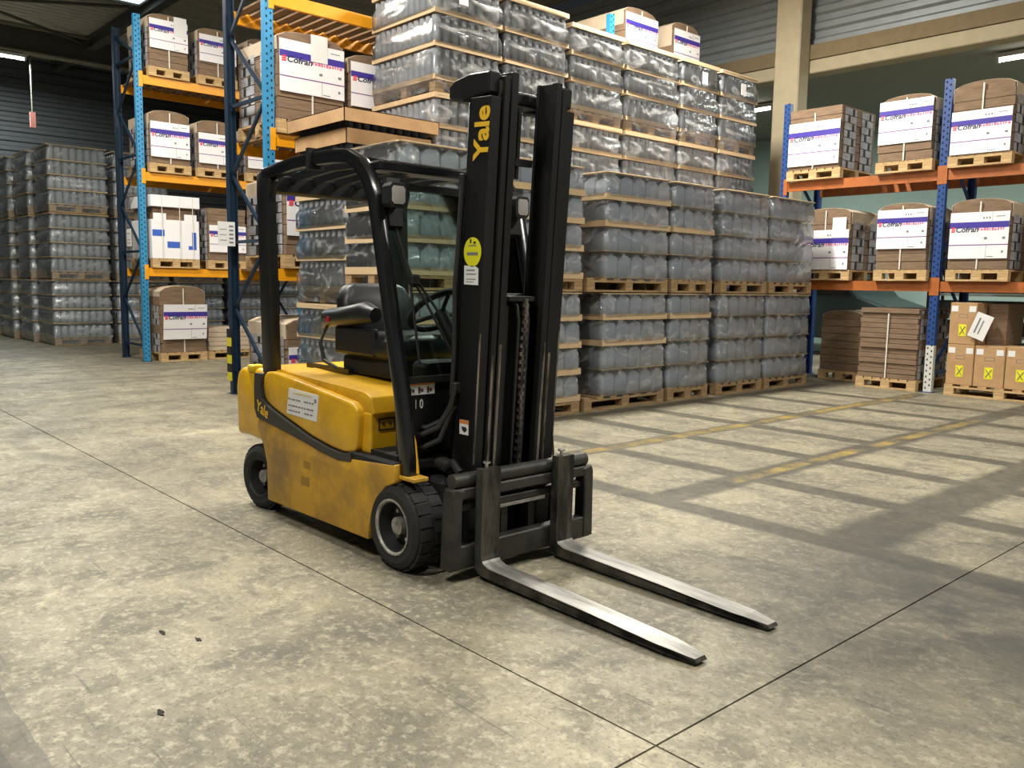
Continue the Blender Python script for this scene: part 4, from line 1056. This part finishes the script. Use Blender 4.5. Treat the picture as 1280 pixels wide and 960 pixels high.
# seat
MB().box(-4.14, -3.66, 2.48, 2.93, .82, .93).build('seat_base', black_matte, FK, bevel=.03, seg=2)
cu_ = MB(); cu_.T = Matrix.Translation((-3.88, 2.70, 0)); cu_.loft([rrect(.26, .225, .92, .07, 4), rrect(.29, .25, .95, .08, 4), rrect(.29, .25, 1.02, .09, 4), rrect(.24, .20, 1.05, .09, 4)]); cu_.build('seat_cushion', seat_black, FK, smooth=True, angle=60)
br = MB()
rings = []
for z, hw, t, xo in ((1.0, .20, .05, 0), (1.08, .235, .065, -.01), (1.22, .235, .06, -.035), (1.29, .20, .05, -.05), (1.315, .15, .03, -.055)):
    rings.append([(-4.12+xo+x, 2.71+y, z) for x, y, _ in rrect(t, hw, 0, min(t, .05)*.9, 4)])
br.loft(rings); br.build('backrest', seat_black, FK, smooth=True, angle=60)
ar = MB(); ar.tube([(-4.34, 2.50, 1.08), (-4.25, 2.47, 1.12), (-4.05, 2.46, 1.135), (-3.86, 2.46, 1.16), (-3.78, 2.47, 1.15)], [.03, .05, .055, .06, .04], 12); ar_o = ar.build('armrest', seat_black, FK, smooth=True, angle=60)
MB().lathe([(0, 0), (.016, 0), (.016, -.012), (0, -.012)], (-4.17, 2.42, 1.115), 'y', 12).build('stop_button', red_btn, ar_o)
MB().tube([(-4.25, 2.46, 1.08), (-4.30, 2.44, .98), (-4.26, 2.44, .88), (-4.12, 2.45, .84)], .012, 8).build('seat_cable', hose_mat, FK, smooth=True)
MB().box(-4.16, -3.76, 2.445, 2.48, .93, 1.08).build('seat_side', seat_black, FK, bevel=.02, seg=2)
# steering wheel
sc = Vector((-3.56, 2.72, 1.18)); nrm = Vector((-.62, 0, .78)).normalized(); a1 = Vector((0, 1, 0)); a2 = nrm.cross(a1)
MB().tube([sc+a1*math.cos(t)*.165+a2*math.sin(t)*.165 for t in [2*math.pi*k/28 for k in range(29)]], .017, 8, up=nrm).build('steering_wheel', black_matte, FK, smooth=True)
sp_ = MB()
for t in (0.3, 2.4, 4.5): sp_.tube([sc-nrm*.02, sc+a1*math.cos(t)*.16+a2*math.sin(t)*.16], .012, 6)
sp_.build('wheel_spokes', black_matte, FK)
MB().tube([sc-nrm*.01, sc-nrm*.35], .035, 10).build('steering_column', black_matte, FK, smooth=True)
# mast, leaning forward a little
YC = 2.7075
TILT = math.radians(3.5)
def mast_T(ang=TILT, px=-2.96, pz=.45):
    return Matrix.Translation((px, 0, pz)) @ Matrix.Rotation(ang, 4, 'Y') @ Matrix.Translation((-px, 0, -pz))
def mm_(): mb = MB(); mb.T = mast_T(); return mb
XFm, XRm = -2.960, -3.098
for s_ in (0, 1):
    f = (lambda y: y) if not s_ else mir
    # outer channel (open to the inside)
    mm_().prism([(XFm, f(2.45)), (XFm, f(2.51)), (XFm-.022, f(2.51)), (XFm-.022, f(2.472)), (XRm+.022, f(2.472)), (XRm+.022, f(2.51)), (XRm, f(2.51)), (XRm, f(2.45))], .08, 2.125, 'z').build('outer_mast_channel', mast_steel, FK, bevel=.003)
    # inner rail: I section
    mm_().prism([(XFm+.012, f(2.517)), (XFm+.012, f(2.548)), (XFm-.012, f(2.548)), (XFm-.012, f(2.538)), (XRm+.03, f(2.538)), (XRm+.03, f(2.548)), (XRm+.01, f(2.548)), (XRm+.01, f(2.517))], .1, 2.215, 'z').build('inner_mast_rail', mast_steel, FK, bevel=.002)
    mm_().prism([(XFm+.016, f(2.555)), (XFm+.016, f(2.592)), (XFm-.02, f(2.592)), (XFm-.02, f(2.58)), (XRm+.04, f(2.58)), (XRm+.04, f(2.592)), (XRm+.02, f(2.592)), (XRm+.02, f(2.555))], .1, 2.235, 'z').build('carriage_rail', mast_steel, FK, bevel=.002)
    # worn running faces, low on the rails
    mm_().box(XFm+.0125, XFm+.0135, f(2.522), f(2.535), .35, 1.0).box(XFm+.0165, XFm+.0175, f(2.56), f(2.575), .35, 1.05).box(XFm+.0005, XFm+.0015, f(2.452), f(2.462), .5, 1.1).build('worn_edge', mast_worn, FK)
    # lift cylinder behind each rail
    mm_().cyl((XRm-.035, f(2.50), .15), (XRm-.035, f(2.50), 1.55), .035, 14).build('lift_cylinder', black_paint, FK, smooth=True)
    mm_().cyl((XRm-.035, f(2.50), 1.5), (XRm-.035, f(2.50), 2.12), .022, 12).build('piston_rod', black_gloss, FK, smooth=True)
    # top pulleys
    mm_().lathe([(0, -.01), (.05, -.01), (.05, .01), (0, .01)], (XFm-.05, f(2.52), 2.16), 'y', 18).build('pulley', carriage_steel, FK, smooth=True)
    # crosshead arm
    mm_().prism([(XFm-.02, 2.14), (XFm-.02, 2.23), (XRm-.02, 2.23), (XRm-.12, 2.21), (XRm-.16, 2.185), (XRm-.16, 2.13), (XRm-.06, 2.115)], f(2.45), f(2.52), 'y').build('crosshead_arm', mast_steel, FK, bevel=.008)
mm_().box(XRm-.15, XRm-.02, 2.47, mir(2.47), 2.135, 2.20).build('crosshead_bar', mast_steel, FK, bevel=.012, seg=2)
mm_().box(XRm-.02, XRm+.03, 2.47, mir(2.47), 1.22, 1.27).build('mast_tie', mast_steel, FK, bevel=.006)
mm_().box(XRm-.02, XRm+.03, 2.47, mir(2.47), .12, .30).build('mast_foot', mast_steel, FK, bevel=.006)
mm_().box(XRm-.01, XRm+.0, 2.59, mir(2.59), .30, 1.24).build('mast_backing', black_matte, FK)
# centre free-lift cylinder, chain, hoses
mm_().cyl((XRm+.05, 2.665, .15), (XRm+.05, 2.665, 1.22), .034, 16).build('centre_cylinder', black_paint, FK, smooth=True)
ch = mm_()
z = .38
k = 0
while z < 1.25:
    if k % 2 == 0: ch.box(XFm-.03, XFm-.012, 2.722, 2.758, z, z+.017)
    else: ch.box(XFm-.035, XFm-.007, 2.732, 2.748, z-.004, z+.021)
    z += .019; k += 1
stuff(ch.build('lift_chain', mast_worn, FK))
mm_().tube([(XFm-.03, 2.712, .35), (XFm-.03, 2.712, 1.15), (XFm-.035, 2.70, 1.22), (XFm-.06, 2.69, 1.25)], .010, 8).build('hose', hose_mat, FK, smooth=True)
mm_().tube([(XFm-.03, 2.772, .35), (XFm-.03, 2.772, 1.15), (XFm-.035, 2.765, 1.22), (XFm-.06, 2.755, 1.25)], .010, 8).build('hose', hose_mat, FK, smooth=True)
mm_().box(XRm+.0, XFm-.02, 2.64, 2.80, 1.245, 1.265).build('chain_anchor', black_matte, FK)
mm_().cyl((XRm+.03, 2.715, 1.80), (XRm+.03, 2.715, 2.12), .012, 8).build('chain_rod', black_matte, FK)
mm_().box(XRm+.02, XRm+.045, 2.70, 2.80, 1.86, 1.89).build('rod_bracket', black_matte, FK)
mm_().tube([(XRm-.015, 2.438, 1.75), (XRm-.02, 2.436, 1.5), (XRm-.03, 2.436, 1.3), (XRm-.015, 2.438, 1.0), (XRm-.02, 2.438, .8)], .012, 8).build('side_hose', hose_mat, FK, smooth=True)
mm_().box(XRm-.035, XRm, 2.43, 2.455, 1.70, 1.80).build('hose_clamp', black_matte, FK, bevel=.005)
# front hoses to the tilt area
for k, (dy, dz) in enumerate(((0, 0), (.03, .03), (.01, -.06))):
    MB().tube([(-3.06-.01*k, 2.43+dy, .84), (-3.08, 2.42+dy, .76), (-3.12, 2.38+dy, .66+dz), (-3.18, 2.33+dy, .62+dz), (-3.22, 2.31+dy, .62+dz)], .014, 8).build('hydraulic_hose', hose_mat, FK, smooth=True)
MB().box(-3.09, -3.05, 2.42, 2.47, .82, .87).build('hose_block', carriage_steel, FK, bevel=.006)
MB().cyl((-3.28, 2.42, .50), (-3.06, 2.44, .46), .035, 14).build('tilt_cylinder', carriage_steel, FK, smooth=True)
MB().tube([(-3.10, 2.405, .46), (-3.04, 2.405, .50), (-3.0, 2.41, .46)], .02, 8).build('tilt_yoke', black_matte, FK, smooth=True)
# mast stickers
def mast_patch(name, pts, m, y=2.4492, th=.001):
    mb = MB(); mb.prism(pts, y-th, y+.001, 'y'); return mb.build(name, m, FK)
ov = mast_patch('oval_sticker', [(-2.968+.060*math.cos(t), 1.461+.065*math.sin(t)) for t in [2*math.pi*k/28 for k in range(28)]], yellow_sticker, 2.447)
MB().box(-3.005, -2.93, 2.445, 2.446, 1.447, 1.460).box(-2.995, -2.94, 2.445, 2.446, 1.487, 1.492).build('sticker_print', ink_grey, ov)
MB().box(-2.985, -2.975, 2.445, 2.446, 1.500, 1.518).box(-2.96, -2.945, 2.445, 2.446, 1.497, 1.507).build('sticker_pictogram', ink, ov)
wp = mast_patch('white_sticker', [(-3.024, 1.402), (-2.95, 1.40), (-2.926, 1.388), (-2.926, 1.315), (-3.024, 1.318)], white_paper, 2.447)
MB().box(-3.01, -2.94, 2.445, 2.446, 1.362, 1.366).box(-3.01, -2.95, 2.445, 2.446, 1.378, 1.384).box(-3.01, -2.945, 2.445, 2.446, 1.34, 1.343).box(-3.01, -2.96, 2.445, 2.446, 1.328, 1.331).build('sticker_print', ink_grey, wp)
ws = mast_patch('warning_sticker', [(-3.047, .70), (-2.983, .70), (-2.983, .632), (-3.047, .632)], white_paper, 2.447)
MB().box(-3.047, -2.983, 2.4455, 2.446, .682, .70).build('orange_header', orange_sticker, ws)
MB().prism([(-3.033, .668), (-3.0, .668), (-2.992, .655), (-3.01, .642), (-3.025, .65)], 2.4455, 2.446, 'y').build('pictogram', ink, ws)
xt = Vector((math.sin(TILT), 0, math.cos(TILT)))
put_text('lettering', 'Yale', .132, letter_yellow, (-2.880, 2.4485, 1.858), tuple(xt), (-math.cos(TILT), 0, math.sin(TILT)), FK, FO, bold=.0042, stretch=.98)
# carriage and forks, leaning one degree
CT = math.radians(1.0)
def cc_(): mb = MB(); mb.T = mast_T(CT, -2.87, .05); return mb
CA, CB = -2.925, -2.865
cc_().box(CA, CB, 2.255, mir(2.255), .055, .165).build('lower_carriage_bar', carriage_steel, FK, bevel=.006)
cc_().tube([(-2.90, 2.28, .455), (-2.90, mir(2.29), .455)], .034, 12).build('upper_carriage_bar', carriage_steel, FK, smooth=True)
cc_().box(CA, CB, 2.26, mir(2.26), .375, .425).build('fork_hanger_bar', carriage_steel, FK, bevel=.006)
cc_().box(CA-.01, CB-.02, 2.27, mir(2.27), .315, .35).build('middle_carriage_bar', carriage_steel, FK, bevel=.005)
for s_ in (0, 1):
    f = (lambda y: y) if not s_ else mir
    cc_().prism([(f(2.245), .06), (f(2.315), .06), (f(2.315), .36), (f(2.33), .415), (f(2.27), .43), (f(2.255), .40)], CA-.005, CB+.006, 'x').build('carriage_end_plate', carriage_steel, FK, bevel=.006)
    cc_().box(CA-.06, CA, f(2.60), f(2.64), .06, .46).build('carriage_roller_plate', carriage_steel, FK)
cc_().box(CB-.02, CB-.015, 2.52, 2.84, .30, .315).build('hook_strip', rim_grey, FK)
for (ya, yb_) in ((2.39, 2.497), (2.863, 2.970)):
    fk = cc_(); xb, xf = -2.862, -2.818
    tipx = -1.675
    # shank + heel + blade as one side outline, blade tapering
    prof = [(xb, .51), (xf, .51), (xf, .115), (xf+.012, .085), (xf+.05, .072), (-2.2, .064), (-1.78, .054), (-1.68, .046), (-1.67, .034), (-1.68, .028), (-1.80, .030), (-2.4, .026), (xf+.02, .026), (xb+.035, .03), (xb+.01, .045), (xb, .075)]
    n = len(prof); yc = (ya+yb_)/2
    def hw_(x): return (yb_-ya)/2 if x < -1.83 else (yb_-ya)/2*(1-.42*min(1, (x+1.83)/.14)**1.4)
    vs_ = [(x, yc-hw_(x), z) for x, z in prof]+[(x, yc+hw_(x), z) for x, z in prof]
    fk.add(vs_, [tuple(range(n)), tuple(range(2*n-1, n-1, -1))]+[(i, n+i, n+(i+1) % n, (i+1) % n) for i in range(n)])
    fo = fk.build('fork', fork_side, FK)
    tp = cc_()
    tops = [(xf+.004, .10), (xf+.014, .0845), (xf+.052, .0718), (-2.2, .0643), (-1.83, .055), (-1.78, .0543), (-1.68, .0465)]
    rows = []
    vs_ = []; fs_ = []
    for x, z in tops:
        hh = hw_(x)-.002; vs_ += [(x, yc-hh, z+.0012), (x, yc+hh, z+.0012), (x, yc-hh, z-.001), (x, yc+hh, z-.001)]
    for i in range(len(tops)-1):
        a = 4*i; fs_ += [(a, a+1, a+5, a+4), (a+2, a+6, a+7, a+3), (a, a+4, a+6, a+2), (a+1, a+3, a+7, a+5)]
    e = 4*(len(tops)-1); fs_ += [(0, 2, 3, 1), (e, e+1, e+3, e+2)]
    tp.add(vs_, fs_); w_o = tp.build('worn_blade_top', fork_top, fo)
    pn = cc_(); pn.lathe([(0, 0), (.008, 0), (.008, .022), (.018, .024), (.018, .032), (0, .034)], (-2.842, yc-.012, .508), 'z', 12)
    pn.build('fork_pin', chrome, fo, smooth=True)
ORG = (0, 0, 0)

# small scraps lying on the open floor
for k, (x, y) in enumerate(((-3.151, 1.112), (-3.002, 1.188), (-2.55, .887))):
    rg = random.Random(k); n = 9
    pts = [(x+math.cos(2*math.pi*i/n)*rg.uniform(.012, .03), y+math.sin(2*math.pi*i/n)*rg.uniform(.005, .012)) for i in range(n)]
    tag(MB().prism(pts, 0, .003, 'z').build('floor_scrap', card_dark, org=(x, y, 0)), 'small dark scrap lying flat on the open concrete floor', 'scrap', 'scraps on the floor')
    bpy.context.scene.collection.objects[-1].location = (x, y, 0)
